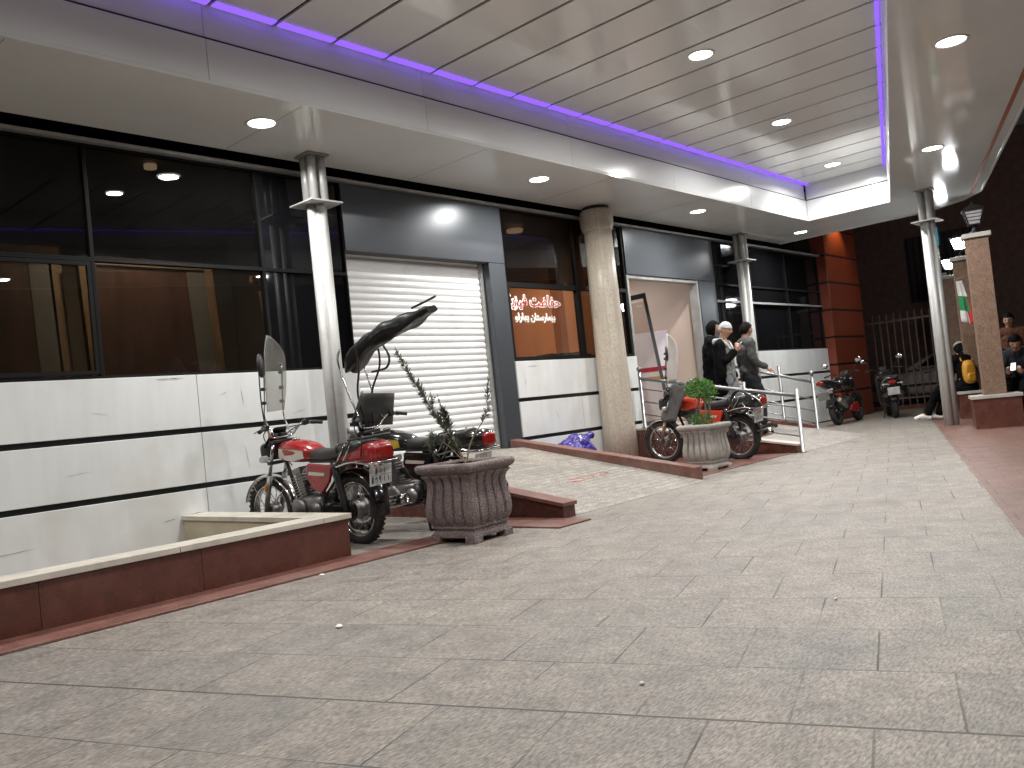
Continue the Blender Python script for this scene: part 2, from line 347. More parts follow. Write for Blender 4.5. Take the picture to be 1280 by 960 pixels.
# ================================================================== ground
g = MB(); g.quad((-40, -60, 0), (120, -60, 0), (120, 60, 0), (-40, 60, 0)); tag(g.build('ground', M['asphalt']), kind='structure')
p = MB()
a, b_, c_, d_ = ST(-9, -.555, .004), ST(40, -.555, .004), ST(33, 12.5, .004), ST(-9, 12, .004)
p.quad(a, b_, c_, d_); tag(p.build('pavement', PAVE), kind='structure')
p = MB(); p.quad(ST(-9, -1.7, .006), ST(40, -1.7, .006), ST(40, -.555, .006), ST(-9, -.555, .006)); tag(p.build('red_paving_strip', RPAVE), kind='structure')
p = MB(); p.quad(ST(-9, -3.4, .004), ST(40, -3.4, .004), ST(40, -1.7, .004), ST(-9, -1.7, .004)); tag(p.build('outer_pavement', PAVE), kind='structure')
p = MB()
p.prism([ST(-9, -3.4, -.1), ST(40, -3.4, -.1), ST(40, -3.55, -.1), ST(-9, -3.55, -.1)], (0, 0, .14)); tag(p.build('kerb', M['capstone'], bevel=.01), kind='structure')
# a raised course of red granite along the planter and round the foot of the ramp
p = MB(); p.box(-6, 5.3, 5.06, 5.415, 0, .02).box(5.3, 5.735, 4.45, 5.415, 0, .018); tag(p.build('granite_strip', M['granite2'], bevel=.004), kind='structure')

# ================================================================== hospital building
YW = 7.7
bld = thing('hospital_building', (6, 7.8, 0), 'long dark building front with white striped cladding below black windows', 'building')
def bpart(mb, name, mat, bevel=0, parent=bld):
    if parent is bld: mb.xf(Matrix.Translation((-6, -7.8, 0)))
    else: mb.xf(Matrix.Translation((-6, -7.8, 0)))
    return mb.build(name, mat, parent, bevel)
w = MB()   # shell: upper wall, ends, backs of rooms and roof
w.box(-8, 21.5, 7.82, 8.1, 3.80, 9).box(-8, 21.5, 11.4, 11.7, 0, 9).box(-8.3, -8, 7.82, 11.7, 0, 9).box(19.7, 21.5, 7.82, 11.4, 0, 3.8)
bpart(w, 'wall', M['blackglass'])
w = MB()
for x in (5.9, 8.4, 11.42, 14.2): w.box(x, x+.16, 7.86, 11.4, 0, 3.8)
w.box(-8, 19.7, 7.83, 11.4, 3.8-.02, 3.798)
bpart(w, 'partition', M['drab'])
for a, b in ((-8, 5.9), (8.56, 11.42), (14.36, 19.7)): bpart(B(a, b, 7.83, 11.4, .3, .34), 'room_floor', M['drab'])
bpart(B(8.565, 11.41, 9.8, 9.9, .34, 3.77).box(11.36, 11.41, 7.9, 9.79, .34, 3.77), 'room_back_wall', M['orangewall'])
bpart(B(11.0, 11.355, 8.9, 9.79, .34, 3.77), 'room_pier', M['orangewall'])
bpart(B(-8, 5.89, 10.1, 10.2, .34, 3.77), 'store_back_wall', M['drab'])
# ledge under the canopy gap
bpart(B(-8, 19.7, 7.62, 7.78, 3.765, 3.8), 'ledge', M['ledge'], .004)
# lower wall: white panels with black grooves
def clad(x0, x1, seams):
    g = B(x0, x1, 7.70, 7.80, 0.0, 1.655); bpart(g, 'groove_strip', M['groove'])
    xs = [x0]+[s for s in seams if x0 < s < x1]+[x1]
    for z0, z1 in ((.03, .565), (.617, 1.095), (1.147, 1.65)):
        for a, b in zip(xs[:-1], xs[1:]):
            bpart(B(a+.003, b-.003, 7.655+random.uniform(0, .003), 7.697, z0, z1), 'cladding_panel', M['clad'], .004)
clad(-7.9, 5.93, (-5.6, -3.2, -.8, 1.6, 4.0)); clad(8.58, 11.5, (9.95,)); clad(14.4, 19.28, (16.8,))

# knocks and scuffs on the cladding where motorcycles are parked
rs_ = random.Random(21)
def scuff(x0, z0, x1, z1, wd, mat='greyboard'):
    q = MB(); p0, p1 = Vector((x0, 7.653, z0)), Vector((x1, 7.653, z1)); d = (p1-p0); nn = Vector((-d.z, 0, d.x)).normalized(); n = 9; up, lo = [], []
    for k in range(n+1):
        c = p0+d*k/n; w_ = wd*math.sin(PI*(k+.3)/(n+.6))*rs_.uniform(.35, 1); up.append(c+nn*w_); lo.append(c-nn*w_*rs_.uniform(.2, 1))
    q.rings([up, lo], closed=False, cap=False, smooth=False); bpart(q, 'scuff_mark', M[mat])
for a in ((3.55, .31, 3.68, .325, .006), (3.78, .335, 3.93, .35, .007), (3.60, 1.618, 3.88, 1.622, .006), (4.44, .93, 4.47, .68, .004), (4.45, 1.52, 4.47, 1.30, .003), (4.22, 1.44, 4.30, 1.47, .004), (8.80, 1.57, 9.06, 1.575, .005), (8.72, 1.5, 8.74, 1.28, .004), (2.75, .83, 2.98, .85, .003), (1.9, .25, 2.5, .28, .004), (3.0, 1.35, 3.14, 1.33, .003), (9.3, .95, 9.38, .8, .004), (5.0, 1.2, 5.2, 1.24, .004)): scuff(*a)

def window(x0, x1, z0, z1, mat, fr=.017, y=7.72, sash=False):
    f = MB()
    f.box(x0, x1, y-.03, y+.05, z0, z0+fr).box(x0, x1, y-.03, y+.05, z1-fr, z1).box(x0, x0+fr, y-.03, y+.05, z0+fr, z1-fr).box(x1-fr, x1, y-.03, y+.05, z0+fr, z1-fr)
    if sash:
        k = fr+.012; q = .035
        f.box(x0+k, x1-k, y-.05, y-.015, z0+k, z0+k+q).box(x0+k, x1-k, y-.05, y-.015, z1-k-q, z1-k).box(x0+k, x0+k+q, y-.05, y-.015, z0+k+q, z1-k-q).box(x1-k-q, x1-k, y-.05, y-.015, z0+k+q, z1-k-q)
    o = bpart(f, 'window', M['frame'], .003)
    bpart(B(x0+fr, x1-fr, y+.005, y+.013, z0+fr, z1-fr), 'pane', mat, 0, o)
for a, b in ((-7.2, -5.45), (-5.45, -3.73), (-3.73, -2.01), (-2.01, -.29), (-.29, 1.43), (1.43, 3.15), (3.15, 4.87)):
    window(a, b, 1.66, 2.72, M['glass'], sash=(a == 1.43)); window(a, b, 2.72, 3.765, M['filmglass'])
window(4.87, 5.93, 1.66, 2.72, M['blackglass']); window(4.87, 5.93, 2.72, 3.765, M['blackglass'])
window(8.59, 10.2, 1.66, 2.73, M['glass2'], .05); window(8.59, 10.2, 2.73, 3.765, M['filmglass'])
window(10.2, 11.47, 1.66, 2.73, M['glass'], .04); window(10.2, 11.47, 2.73, 3.765, M['filmglass'])
for a, b in ((14.45, 15.9), (15.9, 17.55), (17.55, 19.28)):
    window(a, b, 1.66, 2.62, M['blackglass']); window(a, b, 2.62, 2.95, M['blackglass']); window(a, b, 2.95, 3.765, M['blackglass'])
bpart(B(14.4, 19.3, 7.66, 7.69, 2.60, 2.64), 'window_rail', M['ledge'])
# roller shutter, its header and jamb
bpart(B(5.93, 8.585, 7.675, 7.9, 2.99, 3.762), 'header_panel', M['greyp'], .004)
bpart(B(8.27, 8.585, 7.68, 7.9, .4, 2.988), 'jamb_panel', M['greyp'], .004)
s = MB(); n = 30; pitch = .085; prof = []
for k in range(n):
    z = .5+k*pitch
    prof += [(7.872, z), (7.862, z+.010), (7.854, z+.035), (7.857, z+.064), (7.868, z+.079)]
L = [(5.93, y, z) for y, z in prof]; Rr = [(8.268, y, z) for y, z in prof]
s.rings([L, Rr], closed=False, cap=False); sh = bpart(s, 'roller_shutter', M['shut'])
bpart(B(5.935, 8.265, 7.84, 7.88, .47, .52), 'shutter_foot', M['ledge'], .004, sh)
bpart(B(8.235, 8.267, 7.80, 7.90, .5, 2.985), 'guide_rail', M['ledge'], .003, sh); bpart(B(5.932, 5.96, 7.80, 7.90, .5, 2.985), 'guide_rail', M['ledge'], .003, sh)
# entrance: header, right jamb, frame, vestibule
bpart(B(11.5, 14.4, 7.675, 7.9, 2.99, 3.762), 'header_panel', M['greyp'], .004)
bpart(B(13.78, 14.4, 7.68, 7.88, .4, 2.988), 'jamb_panel', M['greyp'], .004)
f = B(11.5, 11.56, 7.69, 7.86, .42, 2.985); f.box(13.72, 13.775, 7.69, 7.86, .42, 2.985).box(11.56, 13.72, 7.70, 7.86, 2.93, 2.985)
bpart(f, 'door_frame', M['ledge'], .004)
bpart(B(13.9, 14.18, 7.87, 11.3, .45, 3.4).box(11.6, 13.9, 10.6, 10.7, .45, 3.4), 'vestibule_wall', M['beige'])
bpart(B(11.6, 14.19, 7.87, 10.7, .36, .45), 'vestibule_floor', M['marble'])
bpart(B(11.6, 14.19, 7.87, 10.7, 3.4, 3.45), 'vestibule_ceiling', M['soffit'])
# folded-back door leaf and the striped panel behind it
d = MB(); T = Matrix.Translation((13.55, 8.35, .46)) @ Matrix.Rotation(R_(128), 4, 'Z') @ Matrix.Rotation(R_(6), 4, 'Y')
d.box(0.03, .09, 0, .05, 0, 2.45, T).box(.75, .81, 0, .05, 0, 2.45, T).box(.09, .75, 0, .05, 2.36, 2.45, T).box(.09, .75, 0, .05, 0, .12, T)
dl = bpart(d, 'door_leaf', M['greycur'], .004)
d = MB(); d.box(.09, .75, .02, .03, .12, 2.3, T); bpart(d, 'pane', M['glass2'], 0, dl)

# writing on the window (hand-shaped letter forms in visual order)
FORMS = {'ح': (0xFEA1, 0xFEA2, 0xFEA3, 0xFEA4), 'ف': (0xFED1, 0xFED2, 0xFED3, 0xFED4), 'ا': (0xFE8D, 0xFE8E, 0, 0), 'ظ': (0xFEC5, 0xFEC6, 0xFEC7, 0xFEC8), 'ت': (0xFE95, 0xFE96, 0xFE97, 0xFE98),
 'ی': (0xFBFC, 0xFBFD, 0xFBFE, 0xFBFF), 'ز': (0xFEAF, 0xFEB0, 0, 0), 'ک': (0xFB8E, 0xFB8F, 0xFB90, 0xFB91), 'ب': (0xFE8F, 0xFE90, 0xFE91, 0xFE92), 'م': (0xFEE1, 0xFEE2, 0xFEE3, 0xFEE4), 'ر': (0xFEAD, 0xFEAE, 0, 0),
 'س': (0xFEB1, 0xFEB2, 0xFEB3, 0xFEB4), 'ن': (0xFEE5, 0xFEE6, 0xFEE7, 0xFEE8), 'ه': (0xFEE9, 0xFEEA, 0xFEEB, 0xFEEC), 'ل': (0xFEDD, 0xFEDE, 0xFEDF, 0xFEE0), 'و': (0xFEED, 0xFEEE, 0, 0)}
def shape(t):
    out = []
    for i, ch in enumerate(t):
        if ch not in FORMS: out.append(ch); continue
        pj = i > 0 and t[i-1] in FORMS and FORMS[t[i-1]][2]; nj = i+1 < len(t) and t[i+1] in FORMS and FORMS[ch][2]
        out.append(chr(FORMS[ch][3 if pj and nj else 1 if pj else 2 if nj else 0]))
    return ''.join(out[::-1])
def text_mesh(t, size, offset, extrude):
    c = D.curves.new('lettering', 'FONT'); c.body = t; c.size = size; c.align_x = 'CENTER'; c.offset = offset; c.extrude = extrude; c.resolution_u = 4
    o = D.objects.new('lettering', c); COL.objects.link(o)
    me = D.meshes.new_from_object(o.evaluated_get(bpy.context.evaluated_depsgraph_get())); D.objects.remove(o)
    b = bmesh.new(); b.from_mesh(me); b.verts.ensure_lookup_table(); seen = set(); k = 0
    for v in b.verts:                      # lift each letter a hair so that joined letters never share a plane
        if v.index in seen: continue
        st = [v]; seen.add(v.index); isl = []
        while st:
            q = st.pop(); isl.append(q)
            for e in q.link_edges:
                r = e.other_vert(q)
                if r.index not in seen: seen.add(r.index); st.append(r)
        for q in isl: q.co.z += .0004*(k % 4)
        k += 1
    b.to_mesh(me); b.free(); return me
sign = thing('window_lettering', (9.06, 7.70, 2.42), 'red and white Persian lettering on the lit orange window', 'sign', rx=PI/2)
for txt, size, z, mat1, mat2, wt in (('حفاظت فیزیکی', .215, 0, M['signred'], M['signwhite'], .004), ('بیمارستان بهارلو', .135, -.20, M['signwhite'], M['signwhite'], .002)):
    me = text_mesh(shape(txt), size, wt*3.9, .002); me.materials.append(mat2); o = link('outline', me, sign); o.location = (0 if z == 0 else .08, z, 0)
    me = text_mesh(shape(txt), size, -.0015 if z == 0 else .001, .002); me.materials.append(mat1); o = link('lettering', me, sign); o.location = (0 if z == 0 else .08, z, .006)

# ---- things seen inside the store room
def leaning_frame(x0, x1, z1, y, label, board=None, lean=0, group=None, t=.09):
    r = thing('wooden_frame', ((x0+x1)/2, y, .34), label, 'wooden frame', group, rx=R_(-5), ry=lean)
    h = (x1-x0)/2; z1 -= .34
    f = B(-h, -h+t, -.04, .04, 0, z1); f.box(h-t, h, -.04, .04, 0, z1).box(-h+t, h-t, -.04, .04, z1-t, z1).box(-h+t, h-t, -.04, .04, 0, t)
    f.build('frame', M['wood'], r, .004)
    if board: B(-h+t, h-t*3.2, -.015, .015, t, z1-t).build('board', M[board], r); B(h-t*3.2, h-t, -.02, .0, t, z1-t).build('side_strip', M['greyboard'], r)
    return r
leaning_frame(3.35, 4.75, 2.95, 8.35, 'wooden frame with reddish board behind the second window', 'redwood')
leaning_frame(1.7, 3.25, 3.05, 8.5, 'wooden frame with dull red board behind the window beside the opened sash', 'redwood')
leaning_frame(-.6, 1.3, 2.9, 8.6, 'wooden frame with pale grey board at the far end of the store room', 'greyboard')
o = thing('timber_post', (5.35, 8.15, .34), 'thin raw timber post leaning by the dark end of the windows', 'timber', ry=R_(-6)); B(-.035, .035, -.035, .035, 0, 2.35).build('post', M['wood'], o, .004); B(-.12, .035, -.03, .03, 2.35, 2.42).build('head', M['wood'], o, .004)
o = thing('desk', (10.3, 8.3, .34), 'dark cluttered desk behind the lettered window', 'desk')
B(-.65, .65, -.3, .3, 1.33, 1.37).build('top', M['blk'], o, .005); B(-.62, .62, -.26, .26, 0, 1.33).build('body', M['blk'], o)
b = MB(); rr = random.Random(3)
for i in range(9):
    x = -.55+i*.13; h = rr.uniform(.03, .11); b.box(x, x+.1, -.2, .1, 1.37, 1.37+h)
b.build('clutter', M['greyknit'], o, .006)
def room_light(name, loc, w, col, label, sz=.25):
    r = thing('ceiling_light', loc, label, 'ceiling light')
    MB().lathe([(0, -.02), (sz*.5, -.02), (sz*.5, 0.02), (0, .02)], n=24).build('diffuser', emat('room_lamp_glow', col, 3), r)
    ld = D.lights.new('room_lamp', 'AREA'); ld.shape = 'DISK'; ld.size = sz; ld.energy = w; ld.color = col
    lo = D.objects.new('room_lamp', ld); COL.objects.link(lo); lo.parent = r; lo.location = (0, 0, -.03)
room_light('l', (9.7, 8.4, 3.7), 42, (1, .74, .52), 'warm ceiling light in the room behind the lettered window')
room_light('l', (12.6, 9.4, 3.38), 28, (1, .93, .92), 'white ceiling light inside the open entrance')
room_light('l', (3.9, 7.99, 3.74), 38, (1, .87, .7), 'dim warm ceiling light added to brighten the store room', .12)  # lamp added to brighten the boards behind the store windows

# striped panel standing inside the entrance
o = thing('striped_board', (13.78, 9.05, .45), 'white board with crimson and ochre stripes inside the entrance', 'board', rz=R_(-78))
B(-.55, .55, 0, .03, 0, 1.75).build('board', M['lilac'], o, .004); B(-.55, .55, -.008, -.001, 1.0, 1.08).build('stripe', M['stripe_red'], o); B(-.55, .55, -.008, -.001, .84, .9).build('stripe', M['stripe_yel'], o)

# ================================================================== canopy
can = thing('entrance_canopy', (6, 3, 3.9), 'broad glossy white canopy with a purple lit recessed slatted ceiling', 'canopy')
def cpart(mb, name, mat, bevel=0, parent=can): mb.xf(Matrix.Translation((-6, -3, -3.9))); return mb.build(name, mat, parent, bevel)
ZS = 3.9; XE = 17.25; YF = 6.22; XR = 15.46; XB = -4.0
def lineT(t, x): # y on the line of constant t at x
    s = (x+math.sin(ANG)*t)/math.cos(ANG); return math.sin(ANG)*s+math.cos(ANG)*t
TI, TO = -.27, -1.69
xa, ya = -8.0, lineT(TO, -8.0)
e = MB(); th = (0, 0, .03)
P3 = lambda x, y, z=ZS: (x, y, z)
corner = [P3(XE, 4.85), P3(XE-.12, 4.45), P3(XE-.42, 3.95), P3(16.33, lineT(TO, 16.33)+.02)]
e.prism([P3(-8, YF), P3(XE, YF), P3(XE, 7.62), P3(-8, 7.62)], th)                         # strip along the building
e.prism([P3(XR, lineT(TI, XR)), P3(16.5, lineT(TI, 16.5)), *corner[::-1][1:], P3(XE, YF), P3(XR, YF)] if False else [P3(XR, lineT(TI, XR)), P3(XE-.02, lineT(TI, XE-.02)), P3(XE, YF), P3(XR, YF)], th)
e.prism([P3(-8, lineT(TO, -8)), P3(16.33, lineT(TO, 16.33)), P3(XE-.42, 3.95), P3(XE-.12, 4.45), P3(XE-.02, lineT(TI, XE-.02)), P3(-8, lineT(TI, -8))], th)
e.prism([P3(-8, lineT(TI, -8)), P3(XB, lineT(TI, XB)), P3(XB, YF), P3(-8, YF)], th)
cpart(e, 'soffit', M['soffit'])
# hairline panel joints of the soffit
j = MB()
for x in (-5.1, -2.7, -.3, 2.1, 4.5, 6.9, 9.3, 11.7, 14.1, 16.5): j.box(x, x+.005, YF+.03, 7.6, ZS-.0015, ZS+.002)
cpart(j, 'soffit_joint', M['greyboard'])
# lower and upper fascia of the recess
z1, z2, ZC = 4.275, 4.295, 4.57
f = MB()
xs = [XB, -1.2, 1.2, 3.6, 6.0, 8.4, 10.8, 13.2, XR-.0]
for a, b in zip(xs[:-1], xs[1:]): f.box(a+.002, b-.002, YF, YF+.03, ZS+.031, z1)
for a, b in zip(xs[:-1], xs[1:]): f.box(a+.002, b-.002, YF+.02, YF+.05, z2, ZC+.2)
yr = lineT(TI, XR); f.box(XR, XR+.03, yr, YF-.002, ZS+.031, z1).box(XR+.02, XR+.05, yr, YF, z2, ZC+.2)
def along(x0, x1, t, z0, zz, d=.03):
    p0 = Vector((x0, lineT(t, x0), z0)); p1 = Vector((x1, lineT(t, x1), z0)); q = TV*-d
    f.prism([p0, p1, p1+q, p0+q], (0, 0, zz-z0))
along(XB, XR-.002, TI, ZS+.031, z1); along(XB, XR+.0, TI+.0, z2, ZC+.2)
cpart(f, 'fascia', M['fascia'], .003)
f = MB(); f.box(XB, XR, YF+.012, YF+.05, z1, z2).box(XR+.012, XR+.05, yr, YF, z1, z2); cpart(f, 'shadow_groove', M['dgap'])
# slats run square to the building
s = MB(); led = MB(); led2 = MB(); pitch = .62; x = 8.61-pitch*21; TL = -.175
ledw = .085
while x < XR:
    a, b = max(x+.02, XB), min(x+pitch-.02, XR+.01)
    if b > a:
        s.prism([(a, lineT(TI, a)+.0, ZC), (b, lineT(TI, b)+.0, ZC), (b, YF+.02, ZC), (a, YF+.02, ZC)], (0, 0, .02))
        led.box(a+.004, b-.004, YF-.09, YF-.008, ZC-.012, ZC-.004)
        led2.prism([(a+.004, lineT(TI, a)+.012, ZC-.012), (b-.004, lineT(TI, b)+.012, ZC-.012), (b-.004, lineT(TI, b)+.055, ZC-.012), (a+.004, lineT(TI, a)+.055, ZC-.012)], (0, 0, .008))
    x += pitch
cpart(s, 'slatted_ceiling', M['slat'])
ledm = emat('violet_led_wash', (.25, .11, 1.0), 1.3); cpart(led, 'led_wash_glow', ledm); cpart(led2, 'led_wash_glow', ledm)  # glowing segments stand in for a hidden LED's light on the slats
cpart(B(XB, XR+.05, -2, YF+.05, ZC+.08, ZC+.12), 'void_lining', M['dgap'])
# outer edge, orange line, roof
f = MB(); pts = [P3(-8, lineT(TO, -8)), P3(16.33, lineT(TO, 16.33)), P3(XE-.42, 3.95), P3(XE-.12, 4.45), P3(XE, 4.9), P3(XE, 7.62)]
for a, b in zip(pts[:-1], pts[1:]):
    a, b = Vector(a), Vector(b); nrm = Vector((b.y-a.y, a.x-b.x, 0)).normalized()*.03
    f.prism([a, b, b+nrm, a+nrm], (0, 0, .95), (0, 0, -.012))
cpart(f, 'edge_fascia', M['soffit'], .004)
f = MB(); a, b = Vector((-8, lineT(-1.575, -8), ZS-.004)), Vector((16.4, lineT(-1.575, 16.4), ZS-.004)); q = TV*.05
f.prism([a, b, b+q, a+q], (0, 0, .008)); cpart(f, 'edge_line', M['orange_trim'])
f = MB(); f.prism([(x_, y_, 4.84) for x_, y_, _ in [P3(-8, lineT(TO, -8)), *pts[1:-1], P3(XE, 7.75), P3(-8, 7.75)]], (0, 0, .06)); cpart(f, 'roof', M['dgap'])

# downlights: trim ring, glowing diffuser, and the lamp's own light
dm = emat('downlight_glow', (1, .97, .92), 14)
def downlight(x, y, z, label, w=None, col=(1, .982, .945)):
    r = thing('downlight', (x, y, z), label, 'ceiling light', 'round downlights in the canopy ceiling')
    MB().lathe([(.118, -.004), (.136, -.012), (.152, -.006), (.154, 0), (.118, 0)], n=32, closed=True).build('trim_ring', M['soffit'], r)
    MB().lathe([(0, -.006), (.07, -.006), (.117, -.004), (.117, -.001), (0, -.001)], n=32).build('diffuser', dm, r)
    ld = D.lights.new('downlight_lamp', 'AREA'); ld.shape = 'DISK'; ld.size = .2; ld.energy = w or LAMP_W; ld.color = col; ld.spread = R_(165)
    lo = D.objects.new('downlight_lamp', ld); COL.objects.link(lo); lo.parent = r; lo.location = (0, 0, -.02)
    return r
lab = {0: 'downlight in the soffit strip, in front of the row of windows', 1: 'downlight in the soffit strip, nearest the first steel column', 2: 'downlight in the soffit strip above the shutter bay', 3: 'downlight in the soffit strip before the open entrance', 4: 'downlight in the soffit strip at the far end, past the last column'}
for k in range(-1, 4):
    downlight(4.42+4.0*k, 6.79, ZS, ['downlight in the soffit strip behind the camera end', 'large downlight in the soffit left of the first steel column', 'downlight in the soffit strip above the roller shutter', 'downlight in the soffit strip in front of the entrance', 'small downlight in the soffit at the far end of the canopy'][k+1])
for k, lb in ((-2, 'slatted ceiling downlight over the first paving'), (-1, 'slatted ceiling downlight overhead'), (0, 'large downlight in the slatted ceiling, nearest of those between slats'), (1, 'middle downlight in the slatted ceiling'), (2, 'farthest small downlight in the slatted ceiling by the recess end')):
    downlight(8.27+3.11*k, 4.28+.515*k, ZC, lb)
for k, lb in ((-2, 'street side soffit downlight behind the viewer'), (-1, 'street side soffit downlight overhead'), (0, 'bright downlight in the street side soffit, nearer the orange edge line'), (1, 'downlight in the street side soffit above the bare steel column')):
    q = ST(8.68+4.06*k, -.795); downlight(q.x, q.y, ZS, lb)

# ================================================================== columns
def steel_column(x, y, label, pipe=False):
    r = thing('steel_column', (x, y, 0), label, 'column', 'steel columns carrying the canopy')
    c = MB(); rad = .052
    for a in range(4):
        q = PI/4+a*PI/2
        c.lathe([(rad, 0), (rad, 3.36)], (.064*math.cos(q+PI/4), .064*math.sin(q+PI/4), 0), n=20)
    c.box(-.04, .04, -.04, .04, 0, 3.36)
    c.build('shaft', M['steelcol'], r)
    MB().box(-.2, .2, -.2, .2, 3.36, 3.378).build('collar_plate', M['steelcol'], r, .003)
    c = MB()
    for sx in (-1, 1):
        for sy in (-1, 1): c.lathe([(.046, 3.378), (.046, 3.9)], (.062*sx, .062*sy, 0), n=18)
    c.build('head_tubes', M['steelcol'], r)
    MB().box(-.13, .13, -.13, .13, 3.875, 3.896).build('head_plate', M['ledge'], r)
    if pipe:
        c = MB(); c.tube([(.105, -.10, .05), (.105, -.10, .98)], .035, 12); c.lathe([(.05, .6), (.05, .66)], (.105, -.10, 0), n=14); c.lathe([(.05, .93), (.05, .99)], (.105, -.10, 0), n=14); c.build('drain_pipe', M['steelcol'], r)
    return r
steel_column(5.36, 7.36, 'silver steel column with collar plate between the red motorcycle and the windows', True)
steel_column(15.11, 7.45, 'steel column standing beside the two walking men at the entrance rail')
c3 = steel_column(15.08, 4.10, 'free-standing steel column in front of the seated woman')
MB().box(-.03, .06, -.14, -.08, 2.95, 3.25).build('junction_box', M['blueglow'], c3, .01)
rc = thing('stone_column', (10.46, 7.42, 0), 'round beige stone column in front of the black windows', 'column')
MB().lathe([(.255, 0), (.245, .6), (.232, 1.6), (.22, 2.6), (.208, 3.52)], n=48).build('shaft', M['stonecol'], rc)
MB().lathe([(.208, 3.52), (.232, 3.55), (.232, 3.58), (.25, 3.61), (.255, 3.78), (.235, 3.84), (.22, 3.85)], n=48).build('capital', M['stonecol'], rc)
MB().lathe([(.2, 3.85), (.2, 3.898)], n=32).build('neck', M['dgap'], rc)

# ================================================================== planter by the wall
pl = thing('planter_wall', (0, 5.42, 0), 'low red granite planter wall with a pale marble cap along the facade', 'planter')
def ppart(mb, name, mat, bevel=0): mb.xf(Matrix.Translation((0, -5.42, 0))); return mb.build(name, mat, pl, bevel)
f = MB(); xs = [-6, -4.4, -2.8, -1.2, .4, 1.75, 2.75, 3.955]
for a, b in zip(xs[:-1], xs[1:]): f.box(a+.001, b-.001, 5.42, 5.45, 0, .30)
f.box(3.925, 3.955, 5.451, 7.65, 0, .30); ppart(f, 'granite_facing', M['granite'], .002)
f = B(-6, 3.92, 5.452, 5.63, 0, .299); f.box(3.74, 3.92, 5.631, 7.65, 0, .299); ppart(f, 'core', M['cream'])
f = MB(); xs = [-6, -4, -2, 0, 1.1, 2.6, 3.72]
for a, b in zip(xs[:-1], xs[1:]): f.box(a+.002, b-.002, 5.40, 5.66, .302, .342)
f.prism([(3.722, 5.40, .302), (3.975, 5.40, .302), (3.975, 7.65, .302), (3.722, 7.65, .302)], (0, 0, .04)); ppart(f, 'marble_cap', M['marble'], .003)
ppart(B(-6, 3.738, 5.632, 7.652, 0, .06), 'soil', M['soil'])

# ================================================================== ramp to the shutter
rp = thing('shutter_ramp', (7.1, 6.2, 0), 'paved ramp with red granite kerbs rising to the white shutter', 'ramp')
def rpart(mb, name, mat, bevel=0): mb.xf(Matrix.Translation((-7.1, -6.2, 0))); return mb.build(name, mat, rp, bevel)
s = MB(); s.prism([(5.93, 4.80, .001), (5.93, 7.42, .001), (5.93, 7.86, .001), (5.93, 7.86, .5), (5.93, 7.42, .5), (5.93, 4.80, .006)], (2.36, 0, 0)); rpart(s, 'ramp_surface', RAMPM)
def zr(y): return max(0, min(.5, (y-4.8)/2.62*.5))
k = MB(); k.prism([(8.29, 4.93, .001), (8.29, 7.65, .001), (8.29, 7.65, zr(7.6)+.11), (8.29, 4.93, zr(4.93)+.13)], (.17, 0, 0)); rpart(k, 'kerb', M['granite2'], .004)
k = MB(); k.prism([(5.76, 4.77, .001), (5.76, 7.65, .001), (5.76, 7.65, zr(7.6)+.09), (5.76, 4.77, zr(4.8)+.11)], (.168, 0, 0)); rpart(k, 'kerb', M['granite'], .003)
k = MB(); k.prism([(5.735, 4.745, zr(4.8)+.112), (5.735, 7.65, zr(7.6)+.092), (5.735, 7.65, zr(7.6)+.125), (5.735, 4.745, zr(4.8)+.145)], (.20, 0, 0)); rpart(k, 'kerb_cap', M['granite2'], .003)
# level patch of red granite behind the long kerb
p = B(8.47, 11.2, 5.1, 7.65, 0, .012); tag(p.build('granite_apron', M['granite2']), kind='structure')

# ================================================================== ramp to the entrance
er = thing('entrance_ramp', (12.7, 6.4, 0), 'sloping entrance ramp between red granite side walls', 'ramp')
def epart(mb, name, mat, bevel=0): mb.xf(Matrix.Translation((-12.7, -6.4, 0))); return mb.build(name, mat, er, bevel)
def ze(y): return max(0.0, min(.45, (y-5.0)/2.5*.45))
s = MB(); s.prism([(11.42, 5.0, .001), (11.42, 7.5, .001), (11.42, 7.87, .001), (11.42, 7.87, .45), (11.42, 7.5, .45), (11.42, 5.0, .006)], (2.5, 0, 0)); epart(s, 'ramp_surface', RAMPD)
s = MB(); s.prism([(11.25, 5.05, .001), (11.25, 7.65, .001), (11.25, 7.65, .47), (11.25, 7.5, .47), (11.25, 5.05, .1)], (.168, 0, 0)); epart(s, 'side_wall', M['granite'], .003)
s = MB(); s.prism([(11.23, 5.03, .1), (11.23, 7.5, .472), (11.23, 7.65, .472), (11.23, 7.65, .5), (11.23, 7.5, .5), (11.23, 5.03, .128)], (.21, 0, 0)); epart(s, 'side_cap', M['marble'], .003)
s = MB(); s.prism([(13.93, 5.9, .001), (13.93, 7.65, .001), (13.93, 7.65, .52), (13.93, 7.2, .46), (13.93, 5.9, .22)], (.15, 0, 0)); epart(s, 'side_wall', M['granite'], .003)

